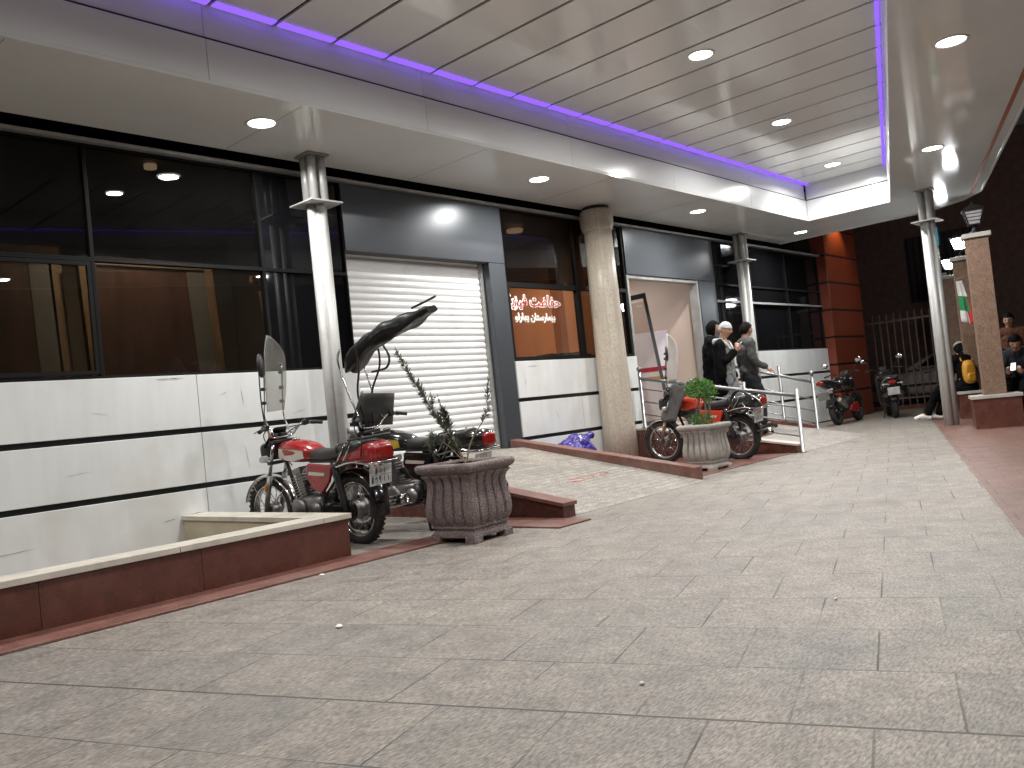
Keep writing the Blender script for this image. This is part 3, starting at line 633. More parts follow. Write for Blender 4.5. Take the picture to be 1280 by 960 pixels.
def handrail(x, ys, zb, label, balls, top=.9):
    r = thing('handrail', (x, ys[0], 0), label, 'handrail', 'stainless handrails of the entrance ramp')
    for y, ball in zip(ys, balls):
        q = MB(); z0 = zb(y); z1 = zb(y)+top+(.04 if ball is not None else -.02)
        q.lathe([(.05, z0), (.05, z0+.012), (.027, z0+.014), (.027, z1)], (0, y-ys[0], 0), n=16)
        if ball: q.lathe([(.012, z1), (.03, z1+.02), (.042, z1+.05), (.03, z1+.08), (.004, z1+.092)], (0, y-ys[0], 0), n=16)
        q.build('post', M['inox'], r)
    yA, yB = ys[0], ys[-1]
    for dz, rad, nm in ((top-.06, .026, 'top_rail'), (.62, .011, 'bar'), (.42, .011, 'bar'), (.22, .011, 'bar')):
        MB().tube([(0, 0, zb(yA)+dz), (0, yB-yA, zb(yB)+dz)], rad, 12).build(nm, M['inox'], r)
    return r
handrail(11.28, [4.98, 5.75, 6.6, 7.5], lambda y: .004 if y < 5.2 else .128+(y-5.03)*.1505, 'stainless handrail behind the parked motorcycle and the grey stone pot', [False, None, None, True], .84)
handrail(14.0, [5.88, 6.45, 7.05, 7.6], lambda y: .02 if y < 5.95 else .22+(y-5.9)*.185, 'stainless handrail on the far side of the ramp near the black motorcycles', [True, None, None, None], .98)

# ================================================================== orange tiled pier
tp = thing('tiled_pier', (19.3, 7.48, 0), 'orange tiled pier closing the end of the building front', 'pier')
for k in range(10):
    z0 = .02+k*.63
    B(0, 1.95, 0, .9, z0, z0+.585).build('tile_course', M['tile'], tp, .006)
B(.03, 1.92, .03, .88, 0, 6.3).build('core', M['dark'], tp)
r = thing('wall_light', (20.0, 7.40, 4.75), 'small warm spotlight at the top of the orange tiled pier', 'wall light')
MB().lathe([(0, 0), (.05, 0), (.05, .1), (0, .1)], n=16).build('body', M['blk'], r)
ld = D.lights.new('pier_lamp', 'SPOT'); ld.energy = 60; ld.color = (1, .72, .32); ld.spot_size = R_(100); ld.spot_blend = .6; ld.shadow_soft_size = .04
lo = D.objects.new('pier_lamp', ld); COL.objects.link(lo); lo.parent = r; lo.location = (0, -.14, -.06); lo.rotation_euler = (R_(28), 0, 0)

# ================================================================== fence, far building, car
fn = thing('railing_fence', (22.3, 6, 0), 'tall dark iron bar fence between the tiled pier and the granite pillars', 'fence')
f = MB(); y = -.75
while y < 1.75: f.box(-.014, .014, y-.014, y+.014, .1, 2.42); y += .17
f.build('bars', M['fence'], fn); B(-.02, .02, -.8, 1.8, 2.2, 2.25).box(-.02, .02, -.8, 1.8, .25, .3).build('rails', M['fence'], fn)
B(-.12, .12, -.8, 1.8, 0, .1).build('plinth', M['granite'], fn)
fb = thing('brick_building', (28, 8, 0), 'dark brown brick building beyond the iron fence', 'building')
B(0, 6, -3.6, 14, 0, 11).build('wall', M['farwall'], fb)
o = B(-.06, -.002, -1.6, .35, 3.0, 5.0).build('window', M['fardark'], fb); f = MB()
for k in range(11): f.box(-.12, -.08, -1.55+k*.18, -1.53+k*.18, 3.0, 5.0)
f.build('bars', M['lampblk'], o)
car = thing('parked_car', (25.2, 6.55, 0), 'pale beige saloon car parked behind the iron fence', 'car', rz=R_(84))
# local: x forward, y left; long axis along the fence
body = MB(); secs = []
for x, zlo, zhi, hw in ((-2.15, .42, .78, .62), (-2.05, .3, .92, .76), (-1.5, .24, .98, .82), (-.6, .22, .96, .84), (.5, .22, .95, .84), (1.3, .24, .9, .82), (1.9, .3, .78, .76), (2.12, .4, .66, .6)): secs.append((x, 0, (zlo+zhi)/2, hw, (zhi-zlo)/2, 5))
body.loft(secs, 28); body.build('body', M['carp'], car)
cb = MB(); cb.loft([(-1.75, 0, .97, .6, .02, 4), (-1.35, 0, 1.12, .66, .2, 4), (-.8, 0, 1.2, .68, .27, 4), (.1, 0, 1.2, .68, .27, 4), (.7, 0, 1.08, .66, .16, 4), (1.15, 0, .95, .64, .03, 4)], 24); cab = cb.build('roof', M['carp'], car)
for sy in (-1, 1):
    for pts in ([(-1.25, 1.02), (-.95, 1.32), (-.35, 1.36), (-.3, 1.02)], [(-.22, 1.02), (-.27, 1.36), (.2, 1.35), (.75, 1.02)]):
        q = MB(); q.prism([(x, sy*.665, z) for x, z in pts], (0, sy*.03, 0)); q.build('side_window', M['carglass'], cab)
    for x, nm in ((-.45, 'handle'), (.45, 'handle')): B(x-.08, x+.08, sy*.835-.015, sy*.835+.015, .83, .86).build('door_handle', M['blk'], car, .004)
    B(-2.0, 1.9, sy*.838-.012, sy*.838+.012, .5, .56).build('side_moulding', M['blk'], car, .004)
    for x in (-1.3, 1.3):
        wl = MB().lathe([(.18, -.09), (.29, -.09), (.31, -.05), (.31, .05), (.29, .09), (.18, .09)], (x, sy*.76, .31), 'y', 28).build('wheel', M['rub'], car)
        MB().lathe([(.0, -.095*1), (.18, -.1), (.18, .1), (0, .095)], (x, sy*.76, .31), 'y', 20).build('rim', M['alloy'], wl)
    B(-2.13, -2.08, sy*.55-.13, sy*.55+.13, .62, .8).build('tail_lamp', M['redlamp'], car, .01)

# ================================================================== granite pillars with lanterns along the street
def pillar(s, t, label, lit, lab_l, h=2.82):
    q = ST(s, t); r = thing('granite_pillar', q, label, 'pillar', 'granite pillars along the street', rz=ANG)
    B(-.28, .28, -.31, .31, 0, .44).build('plinth', M['granite'], r, .004); B(-.30, .30, -.33, .33, .442, .49).build('plinth_cap', M['capstone'], r, .004)
    B(-.12, .12, -.15, .15, .492, h).build('shaft', M['pillar'], r, .003)
    B(-.16, .16, -.19, .19, h+.002, h+.07).build('capstone', M['capstone'], r, .006)
    k = thing('lantern', ST(s, t, h+.07), lab_l, 'lantern', 'lanterns on the granite pillars', rz=ANG)
    MB().lathe([(.09, 0), (.09, .02), (.035, .05), (.025, .11), (.05, .13)], n=12).build('stem', M['lampblk'], k)
    g = MB(); lo, hi = (.075, .14), (.125, .34)
    for a in range(4):
        sx, sy = ((-1, -1), (1, -1), (1, 1), (-1, 1))[a]
        g.tube([(lo[0]*sx, lo[0]*sy, lo[1]), (hi[0]*sx, hi[0]*sy, hi[1])], .01, 6)
    g.box(-.085, .085, -.085, .085, .13, .145).box(-.135, .135, -.135, .135, .335, .35)
    if not lit:
        for z in (.19, .24, .29):
            w_ = .075+.05*(z-.14)/.2+.004; g.box(-w_, w_, -w_, w_, z, z+.008)
    g.build('cage', M['lampblk'], k)
    g = MB(); g.rings([[(-.07, -.07, .146), (.07, -.07, .146), (.07, .07, .146), (-.07, .07, .146)], [(-.118, -.118, .334), (.118, -.118, .334), (.118, .118, .334), (-.118, .118, .334)]], smooth=False)
    g.build('glass', emat('lantern_glow', (.93, .97, 1), 90) if lit else M['lampglass'], k)
    g = MB(); g.rings([[(-.15, -.15, .352), (.15, -.15, .352), (.15, .15, .352), (-.15, .15, .352)], [(-.05, -.05, .43), (.05, -.05, .43), (.05, .05, .43), (-.05, .05, .43)]], smooth=False); g.lathe([(.012, .43), (.02, .45), (.004, .5)], n=8); g.build('hood', M['lampblk'], k)
    return r
pillar(14.42, -1.33, 'tan granite pillar on a wide red plinth, nearest of the pillars', False, 'unlit black lantern on the nearest granite pillar')
pillar(17.3, -1.33, 'tan granite pillar behind the green white and red flag', True, 'brightly lit lantern on the second granite pillar')
pillar(20.6, -1.33, 'tan granite pillar below the lantern half hidden by the steel column', True, 'lit lantern on the third pillar, right behind the steel column')
pillar(23.4, -1.33, 'farthest dim granite pillar near the iron fence', False, 'unlit lantern on the farthest granite pillar')
# ================================================================== motorcycles
def arc_strip(mb, cx, cz, r, a0, a1, hw, th=.006, n=18, crown=.012):
    """mudguard: arc in the x-z plane, cross-section bowed across y"""
    rs = []
    for i in range(n+1):
        a = R_(a0+(a1-a0)*i/n); ring = []
        for dr, sgn in ((0, 1), (th, -1)):
            ks = range(-4, 5) if sgn == 1 else range(4, -5, -1)
            for k in ks:
                y = hw*k/4; rr = r+dr-crown*(k/4)**2*(1.6)
                ring.append((cx+rr*math.cos(a), y, cz+rr*math.sin(a)))
        rs.append(ring)
    mb.rings(rs); return mb
def spoked_wheel(x, parent, R=.305, drum=.075, hubw=.1, disc=False):
    t = MB(); rr = R-.04; prof = []
    for k in range(14):
        a = 2*PI*k/14; prof.append((rr+.042*math.cos(a), .043*math.sin(a)))
    t.lathe(prof, (x, 0, R), 'y', 44, closed=True)
    for k in range(40):   # tread blocks
        a = 2*PI*k/40; c = Matrix.Translation((x, 0, R)) @ Matrix.Rotation(a, 4, 'Y')
        for yy in (-.022, .0, .022): t.box(rr+.037, rr+.0445, yy-.008, yy+.008, -.011+(.009 if yy == 0 else 0), .007+(.009 if yy == 0 else 0), c)
    w = t.build('wheel', M['rub'], parent, weld=False)
    MB().lathe([(rr-.045, -.028), (rr-.03, -.032), (rr-.022, -.022), (rr-.035, 0), (rr-.022, .022), (rr-.03, .032), (rr-.045, .028), (rr-.05, 0)], (x, 0, R), 'y', 44, closed=True).build('rim', M['chrome'], w)
    MB().lathe([(0, -hubw/2-.01), (.03, -hubw/2-.008), (drum, -hubw/2), (drum, -hubw/4), (drum*.8, 0), (drum, hubw/4), (drum, hubw/2), (.03, hubw/2+.01), (0, hubw/2+.012)], (x, 0, R), 'y', 28).build('hub', M['alloy'], w)
    s = MB()
    for k in range(28):
        a = 2*PI*k/28; b = a+(.42 if k % 4 < 2 else -.42); y = (.03 if k % 2 else -.03)
        s.tube([(x+drum*.9*math.cos(b), y, R+drum*.9*math.sin(b)), (x+(rr-.04)*math.cos(a), y*.3, R+(rr-.04)*math.sin(a))], .0024, 5)
    s.build('spoke', M['chrome'], w, weld=False)
    return w
def plate_marks(parent, x, y0, z, w, h, ry, seed):
    """the worn dark characters of a number plate: two rows of short strokes"""
    rr = random.Random(seed); m = MB(); m.box(-.0036, -.003, -w*.44, w*.44, -.002, .002, Matrix.Translation((x, y0, z)) @ Matrix.Rotation(ry, 4, 'Y')); T = Matrix.Translation((x, y0, z)) @ Matrix.Rotation(ry, 4, 'Y')
    for row, cnt in ((.22, 3), (-.22, 5)):
        for i in range(cnt):
            y = (i-(cnt-1)/2)*w*.17; hh = h*.15
            m.box(-.0045, -.003, y-.003, y+.004, row*h-hh, row*h+hh, T)
            if rr.random() < .7: m.box(-.0045, -.003, y+.005, y+.02, row*h+rr.choice((-hh, 0, hh))-.003, row*h+rr.choice((0, hh))+.005, T)
    return m.build('plate_characters', M['ink'], parent, weld=False)

def squash(o):
    for q in [o]+kids(o):
        for v in q.data.vertices:
            if v.co.x < -.2: v.co.x = -.2+(v.co.x+.2)*.5
def classic_bike(loc, rz, label, paint, lean=0, mudflap=True, rack=True, steer=0, panel=None, flyscreen=True, sidepaint=None, seed=1, tailpaint=None):
    r = thing('motorcycle', loc, label, 'motorcycle', rz=rz, rx=lean)
    WB, R = 1.2, .305
    spoked_wheel(0, r, R, .085, .13)
    # ---- frame and swingarm
    f = MB()
    f.tube(interp([(.96, 0, .88), (.80, 0, .80), (.45, 0, .76), (.2, 0, .72)], 5), .02, 8)
    f.tube([(.95, 0, .82), (.86, 0, .55), (.78, 0, .32)], .018, 8)
    for sy in (-1, 1):
        f.tube(interp([(.78, .03*sy, .32), (.70, .09*sy, .25), (.40, .11*sy, .26), (.30, .11*sy, .40), (.28, .1*sy, .70)], 4), .014, 8)
        f.tube([(.45, .09*sy, .74), (.0, .11*sy, .73), (-.36, .10*sy, .74)], .013, 8)
        f.tube([(.30, .11*sy, .42), (-.05, .115*sy, .70)], .012, 8)
        f.tube([(.38, .085*sy, .33), (.0, .085*sy, .305)], .017, 8)
    f.build('frame', M['steel'], r)
    for sy in (-1, 1):
        s = MB(); prof = [(.012, 0), (.024, .01), (.024, .05)]
        for k in range(11): prof += [(.036, .065+k*.026), (.029, .078+k*.026)]
        prof += [(.03, .36), (.03, .40), (.012, .42)]
        s.lathe(prof, (0, 0, 0), 'z', 16); p0, p1 = Vector((.0, .13*sy, .31)), Vector((.075, .135*sy, .72))
        s.xf(Matrix.Translation(p0) @ (p1-p0).to_track_quat('Z', 'Y').to_matrix().to_4x4()); s.build('shock_absorber', M['blk'], r)
    # ---- engine
    e = MB(); e.loft([(.34, 0, .34, .09, .09, 4), (.38, 0, .34, .12, .11, 4), (.62, 0, .33, .12, .11, 4), (.72, 0, .33, .09, .08, 4)], 20)
    e.lathe([(.0, .115), (.085, .113), (.095, .145), (.06, .16), (0, .163)], (.64, 0, .34), 'y', 24); e.lathe([(0, -.16), (.085, -.158), (.1, -.13), (.09, -.1)], (.60, 0, .34), 'y', 24)
    e.lathe([(0, .11), (.06, .112), (.07, .135), (0, .14)], (.42, 0, .33), 'y', 20)
    eng = e.build('engine', M['alloy'], r)
    c = MB(); T = Matrix.Translation((.66, 0, .43)) @ Matrix.Rotation(R_(14), 4, 'Y')
    c.box(-.045, .045, -.05, .05, -.02, .25, T)
    for k in range(8): c.box(-.07, .07, -.075, .075, .0+k*.026, .008+k*.026, T)
    c.box(-.06, .06, -.065, .065, .21, .26, T); c.build('cylinder', M['alloy'], eng)
    c = MB().tube([(.62, .0, .55), (.5, .02, .55)], .028, 12); c.box(.48, .56, -.03, .04, .48, .58); c.tube([(.48, 0, .55), (.36, 0, .56)], .035, 12); c.build('carburettor', M['blk'], eng)
    # ---- exhaust
    x = MB().tube(interp([(.73, -.03, .52), (.83, -.06, .42), (.80, -.11, .28), (.62, -.15, .22), (.3, -.16, .23), (.12, -.17, .26)], 6), .019, 12)
    ex = x.build('exhaust_pipe', M['chrome'], r)
    x = MB().lathe([(.02, 0), (.042, .07), (.05, .12), (.05, .5), (.046, .54), (.03, .545), (.026, .5), (0, .49)], n=24); p0, p1 = Vector((.14, -.175, .265)), Vector((-.42, -.2, .35))
    x.xf(Matrix.Translation(p0) @ (p1-p0).to_track_quat('Z', 'Y').to_matrix().to_4x4()); x.build('silencer', M['chrome'], ex)
    # ---- tank
    t = MB(); secs = [(.40, 0, .79, .05, .035), (.44, 0, .80, .095, .06), (.52, 0, .815, .118, .083), (.64, 0, .83, .13, .098), (.76, 0, .84, .132, .10), (.86, 0, .845, .115, .09), (.92, 0, .85, .075, .06), (.945, 0, .855, .03, .03)]
    t.loft(secs, 28, pw=2.7); tk = t.build('fuel_tank', paint, r)
    for sy in (-1, 1):
        g = [(xx, sy*yy, zz) for (xx, zz, yy) in ((.50, .775, .117), (.66, .755, .131), (.86, .80, .119), (.85, .875, .117), (.66, .862, .133), (.51, .84, .118))]
        MB().prism(g, (0, sy*.006, 0)).build('tank_panel', panel or M['silverp'], tk, .002)
    MB().lathe([(.035, 0), (.035, .015), (.028, .02), (0, .022)], (.74, 0, .937), 'z', 20).build('filler_cap', M['chrome'], tk)
    # ---- seat and tail
    s = MB(); s.loft([(-.32, 0, .845, .09, .03), (-.27, 0, .835, .12, .05), (-.1, 0, .82, .135, .055), (.1, 0, .79, .13, .055), (.28, 0, .775, .115, .055), (.42, 0, .79, .10, .055), (.485, 0, .80, .075, .04)], 24, pw=3)
    st = s.build('seat', M['vinyl'], r)
    MB().tube(interp([(.02, -.136, .80), (.02, -.12, .86), (.02, 0, .868), (.02, .12, .86), (.02, .136, .80)], 5), .009, 8).build('strap', M['blk'], st)
    s = MB(); s.loft([(-.66, 0, .775, .07, .05), (-.64, 0, .775, .10, .08), (-.5, 0, .775, .12, .095), (-.25, 0, .765, .13, .085), (-.05, 0, .745, .13, .06), (.03, 0, .735, .12, .03)], 24, pw=3.2)
    tl = s.build('tail_cowl', tailpaint or sidepaint or paint, r)
    s = MB(); s.loft([(-.70, 0, .775, .06, .035), (-.69, 0, .775, .08, .055), (-.63, 0, .775, .09, .066)], 20, pw=4); s.build('tail_lamp', M['redlamp'], tl)
    # ---- side covers
    for sy in (-1, 1):
        q = MB(); q.prism([(xx, sy*.11, zz) for xx, zz in ((.10, .70), (.44, .73), (.47, .62), (.40, .50), (.28, .46), (.17, .56))], (0, sy*.035, 0)); q.build('side_cover', sidepaint or paint, r, .012)
        q = MB(); q.prism([(xx, sy*.146, zz) for xx, zz in ((.20, .64), (.42, .66), (.43, .63), (.22, .615))], (0, sy*.003, 0)); q.build('cover_stripe', M['silverp'], r)
    # ---- rear mudguard, flap, plate, grab rail, rack
    arc_strip(MB(), 0, R, .345, 60, 168, .075).build('rear_mudguard', M['blackp'], r)
    if mudflap:
        T = Matrix.Translation((-.36, 0, .40)) @ Matrix.Rotation(R_(-9), 4, 'Y')
        B(-.004, .004, -.105, .105, -.17, .12, T).build('mud_flap', M['rub'], r, .003)
    T = Matrix.Translation((-.475, 0, .585)) @ Matrix.Rotation(R_(-20), 4, 'Y')
    pl_ = B(-.006, .0, -.12, .12, -.085, .085, T).build('number_plate', M['plate'], r, .002)
    plate_marks(pl_, -.478, 0, .585, .24, .17, R_(-20), seed)
    g = MB()
    g.tube(interp([(.06, .15, .68), (-.2, .165, .72), (-.5, .155, .70), (-.68, .12, .695), (-.73, 0, .695), (-.68, -.12, .695), (-.5, -.155, .70), (-.2, -.165, .72), (.06, -.15, .68)], 5), .011, 10)
    for sy in (-1, 1):
        for xx in (-.05, .03): g.tube([(xx, sy*.155, .70), (xx-.13, sy*.13, .88)], .008, 8)
        g.tube([(.06, sy*.15, .68), (.06, sy*.12, .74)], .011, 8)
    g.build('grab_rail', M['chrome'], r)
    if rack:
        k = MB(); k.tube([(-.14, .13, .90), (-.55, .13, .91), (-.58, .10, .91), (-.58, -.10, .91), (-.55, -.13, .91), (-.14, -.13, .90)], .009, 8)
        for yy in (-.065, 0, .065): k.tube([(-.16, yy, .902), (-.575, yy, .912)], .006, 6)
        for xx in (-.2, -.38, -.5): k.tube([(xx, -.13, .903), (xx, .13, .903)], .006, 6)
        for sy in (-1, 1): k.tube([(-.45, sy*.13, .91), (-.38, sy*.14, .76)], .008, 8); k.tube([(-.16, sy*.13, .90), (-.12, sy*.14, .80)], .008, 8)
        k.build('luggage_rack', M['blk'], r)
    # ---- foot controls, stand, chain case
    k = MB(); k.tube([(.36, -.2, .27), (.36, .2, .27)], .012, 8)
    for sy in (-1, 1): k.tube([(.36, sy*.13, .27), (.36, sy*.25, .275)], .018, 8); k.tube([(.16, sy*.11, .38), (.14, sy*.22, .37)], .016, 8)
    k.tube([(.44, .15, .31), (.56, .18, .27), (.6, .2, .28)], .009, 8); k.tube([(.42, -.16, .36), (.38, -.19, .46), (.4, -.22, .5)], .011, 8)
    k.build('foot_pegs', M['blk'], r)
    k = MB(); k.tube([(.30, .10, .28), (.24, .14, .02)], .012, 8); k.tube([(.30, -.10, .28), (.24, -.14, .02)], .012, 8); k.tube([(.24, -.14, .02), (.24, .14, .02)], .012, 8); k.build('stand', M['steel'], r)
    k = MB(); k.loft([(-.08, .10, .305, .016, .05), (-.05, .10, .305, .02, .085), (.02, .10, .31, .02, .09), (.1, .10, .315, .018, .06), (.38, .10, .33, .018, .055), (.44, .10, .33, .012, .04)], 16, pw=4); k.build('chain_case', M['blackp'], r)
    for o in kids(r):
        if o.name.split('.')[0] in ('tail_cowl', 'number_plate', 'grab_rail', 'luggage_rack', 'seat', 'mud_flap'): squash(o)
    # ---- steering group
    FO = D.objects.new('front_end', None); COL.objects.link(FO); FO.parent = r; FO.location = (.97, 0, 0); FO.rotation_euler = (0, 0, steer)
    # (front end parts are parented straight to the motorcycle after baking the steering turn)
    ST_ = Matrix.Translation((.97, 0, 0)) @ Matrix.Rotation(steer, 4, 'Z') @ Matrix.Translation((-.97, 0, 0)); D.objects.remove(FO)
    made = []
    def fb_(mb, name, mat, parent=r, bev=0):
        o = mb.build(name, mat, parent, bev); o.data.transform(ST_); return o
    w = spoked_wheel(WB, r, R, .07, .1)
    for o in [w]+kids(w): o.data.transform(ST_)
    for sy in (-1, 1):
        ax, tp_ = Vector((WB, .09*sy, R)), Vector((.965, .09*sy, .95)); mid = ax.lerp(tp_, .52)
        k = fb_(MB().tube([mid, tp_], .016, 12), 'fork_stanchion', M['chrome'])
        fb_(MB().tube([ax+Vector((0, 0, -.02)), mid], [.022, .026], 14), 'fork_slider', M['alloy'])
        fb_(MB().tube([ax.lerp(tp_, .30)+Vector((.0, .027*sy, 0)), ax.lerp(tp_, .40)+Vector((.0, .027*sy, 0))], .012, 8), 'reflector', M['amber'])
        q = MB(); q.tube([(1.0, .10*sy, .80), (1.0, .17*sy, .80)], .009, 8); q.loft([(.97, .195*sy, .80, .02, .02), (.98, .195*sy, .80, .036, .032), (1.03, .195*sy, .80, .032, .03), (1.04, .195*sy, .80, .01, .01)], 14); fb_(q, 'indicator', M['lens'])
    fb_(MB().box(.93, 1.0, -.12, .12, .925, .955), 'fork_yoke', M['blk'], bev=.006); fb_(MB().box(.99, 1.06, -.12, .12, .735, .765), 'fork_yoke', M['blk'], bev=.006)
    arc = arc_strip(MB(), WB, R, .335, 15, 172, .062); fb_(arc, 'front_mudguard', M['chrome'])
    for sy in (-1, 1): fb_(MB().tube([(WB-.26, .064*sy, R+.2), (WB, .075*sy, R), (WB+.17, .064*sy, R+.27)], .005, 6), 'mudguard_stay', M['chrome'])
    q = MB(); q.loft([(1.0, 0, .86, .07, .06, 4), (1.04, 0, .86, .10, .085, 4), (1.13, 0, .855, .105, .085, 4), (1.15, 0, .853, .10, .08, 4)], 24); hl = fb_(q, 'headlight', M['blk'])
    q = MB(); q.loft([(1.148, 0, .853, .096, .076, 4), (1.168, 0, .85, .085, .065, 4), (1.176, 0, .85, .04, .03, 4)], 24); fb_(q, 'headlight_lens', M['lens'], hl)
    if flyscreen:
        q = MB(); rs = []
        for k in range(7):
            u = k/6; hw = .125-.05*u; ring = []
            for j in range(9):
                v = -1+j/4; ring.append((1.13-.13*u-.05*v*v, hw*v, .90+.17*u))
            rs.append(ring)
        q.rings(rs, closed=False, cap=False, smooth=True); fs = fb_(q, 'fly_screen', M['blackp'])
        m_ = fs.modifiers.new('thickness', 'SOLIDIFY'); m_.thickness = .004
    for sy in (-1, 1): fb_(MB().lathe([(0, -.03), (.04, -.03), (.045, .02), (.04, .03), (0, .03)], (1.0, .055*sy, .985), 'z', 20), 'speedometer', M['blk'])
    q = MB(); q.tube(interp([(.80, .37, 1.055), (.84, .30, 1.075), (.90, .2, 1.07), (.945, .12, .985), (.95, 0, .975), (.945, -.12, .985), (.90, -.2, 1.07), (.84, -.30, 1.075), (.80, -.37, 1.055)], 5), .011, 10); hb = fb_(q, 'handlebar', M['chrome'])
    for sy in (-1, 1):
        fb_(MB().tube([(.795, .375*sy, 1.053), (.845, .275*sy, 1.077)], .017, 12), 'grip', M['rub'], hb)
        fb_(MB().tube(interp([(.875, .245*sy, 1.075), (.91, .26*sy, 1.07), (.88, .36*sy, 1.05)], 4), .006, 6), 'lever', M['alloy'], hb)
        fb_(MB().loft([(.85, .235*sy, 1.08, .028, .025), (.88, .235*sy, 1.08, .03, .032), (.915, .235*sy, 1.075, .02, .02)], 12), 'switch_box', M['blk'], hb)
    q = MB()
    for a_, b_ in (((.9, .2, 1.07), (1.0, .05, .78)), ((.9, -.2, 1.07), (1.0, -.06, .76)), ((.93, .1, 1.0), (.92, -.05, .7)), ((.89, -.22, 1.06), (1.04, -.1, .9))):
        m1 = (Vector(a_)+Vector(b_))/2+Vector((.07, .02, .06)); q.tube(interp([a_, m1, b_], 6), .005, 6)
    fb_(q, 'cable', M['rub'])
    return r, fb_

def tall_windshield(r, fb_, x, z0, z1, hw, mat, lean=.10, mirror=True):
    q = MB(); rs = []
    for k in range(15):
        u = k/14; h = hw*(1-max(0, (u-.62)/.38)**2.2*.92) * (.82+.18*min(1, u*3)); ring = []
        for j in range(13):
            v = -1+j/6; ring.append((x-lean*u-.10*v*v*h/hw, h*v, z0+(z1-z0)*u))
        rs.append(ring)
    q.rings(rs, closed=False, cap=False); o = fb_(q, 'windshield', mat); m = o.modifiers.new('thickness', 'SOLIDIFY'); m.thickness = .004
    for sy in (-1, 1):
        q = MB(); q.tube(interp([(.93, .10*sy, 1.0), (x-.05, hw*.9*sy, z0-.06), (x-.05-lean*.2, hw*.85*sy, z0+.1), (x-.06-lean*.65, hw*.85*sy, z0+(z1-z0)*.6)], 5), .007, 8); st = fb_(q, 'windshield_stay', M['chrome'], o)
        for u in (.12, .3, .5, .6): fb_(MB().lathe([(0, -.018), (.016, -.018), (.016, .018), (0, .018)], (x-.045-lean*u, hw*.85*sy, z0+(z1-z0)*u), 'x', 12), 'rubber_clip', M['blk'], o)
    if mirror:
        q = MB(); T = Matrix.Translation((x-.16, .17, z0+(z1-z0)*.60)) @ Matrix.Rotation(R_(20), 4, 'Z') @ Matrix.Diagonal((.6, .62, 1.1, 1))
        b = MB().lathe([(0, -.03), (.07, -.025), (.1, -.005), (.1, .008), (.088, .012), (0, .012)], (0, 0, 0), 'x', 24).xf(T); mo = fb_(b, 'mirror', M['blk'])
        q.tube(interp([(.87, .24, 1.08), (.9, .22, z0+.1), (x-.15, .19, z0+(z1-z0)*.55)], 5), .006, 8); fb_(q, 'mirror_stalk', M['blk'], mo)
    return o

# red motorcycle by the planter
HB = R_(92.5)
b1, f1 = classic_bike((4.44, 5.90, 0), HB, 'red and white classic motorcycle with tall clear windshield parked beside the planter wall', M['redp'], lean=R_(-3), steer=R_(6), seed=2)
tall_windshield(b1, f1, 1.06, 1.22, 1.92, .125, M['shield'])
# black motorcycle under the rain cover
b2, f2 = classic_bike((5.22, 5.50, 0), R_(97), 'black and yellow classic motorcycle behind the brown stone pot, carrying a black sun cover', M['blackp'], lean=R_(-3), steer=R_(4), panel=M['yellowp'], sidepaint=M['blackp'], rack=False, flyscreen=False, seed=5)
# its leather dash apron
q = MB(); rs = []
for k in range(7):
    u = k/6; hw = .30-.08*u; rs.append([(1.05-.14*u+.03*math.sin(3*v)-.12*v*v, hw*v, 1.0+.30*u+.03*v) for v in (-1, -.6, -.25, 0, .25, .6, 1)])
q.rings(rs, closed=False, cap=False); o = f2(q, 'hand_apron', M['leather']); m_ = o.modifiers.new('thickness', 'SOLIDIFY'); m_.thickness = .008
for sy in (-1, 1):
    o = f2(MB().tube(interp([(.92, .16*sy, 1.05), (1.02, .17*sy, 1.35), (1.08, .18*sy, 1.62), (1.03, .19*sy, 1.74)], 5), .010, 8), 'cover_stay', M['chrome'])
    f2(MB().tube(interp([(.95, .05*sy, 1.0), (.96, .1*sy, 1.3), (.86, .15*sy, 1.55), (.86, .16*sy, 1.78)], 5), .010, 8), 'cover_stay', M['blk'])
f2(MB().tube(interp([(1.0, -.19, 1.5), (.8, -.17, 1.52), (.74, -.16, 1.62), (.8, -.16, 1.75)], 5), .011, 8), 'cover_hook', M['blk'])
q = MB(); rs = []; rr = random.Random(11)
for k in range(25):
    u = k/24; ring = []
    xc = 1.06-1.02*u; zc = 1.67+.44*u-.14*u*u; hw = .125*(1-.3*u); hh = .03+.075*math.sin(PI*min(1, .16+u*.84))**.7*(1-.5*u)
    for j in range(22):
        t = 2*PI*j/22
        nz = .024*mnoise.noise(Vector((u*7, math.cos(t)*1.6, math.sin(t)*1.6+3)))-.022*abs(mnoise.noise(Vector((u*5+math.cos(t)*2.5, math.sin(t)*3, 7))))
        sag = -.09*max(0, 1-u*4.5)**1.3*(1 if math.sin(t) < 0 else .3)
        ring.append((xc, (hw+nz)*math.cos(t)+.02*math.sin(u*7), zc+(hh+nz)*math.sin(t)+sag-.03*abs(math.cos(t))**3*(1+math.sin(11*u))))
    rs.append(ring)
q.rings(rs); f2(q, 'sun_cover', M['tarp'])
f2(MB().tube([(.2, .1, 2.0), (-.09, .12, 2.06)], .011, 8), 'cover_rod', M['steel'])
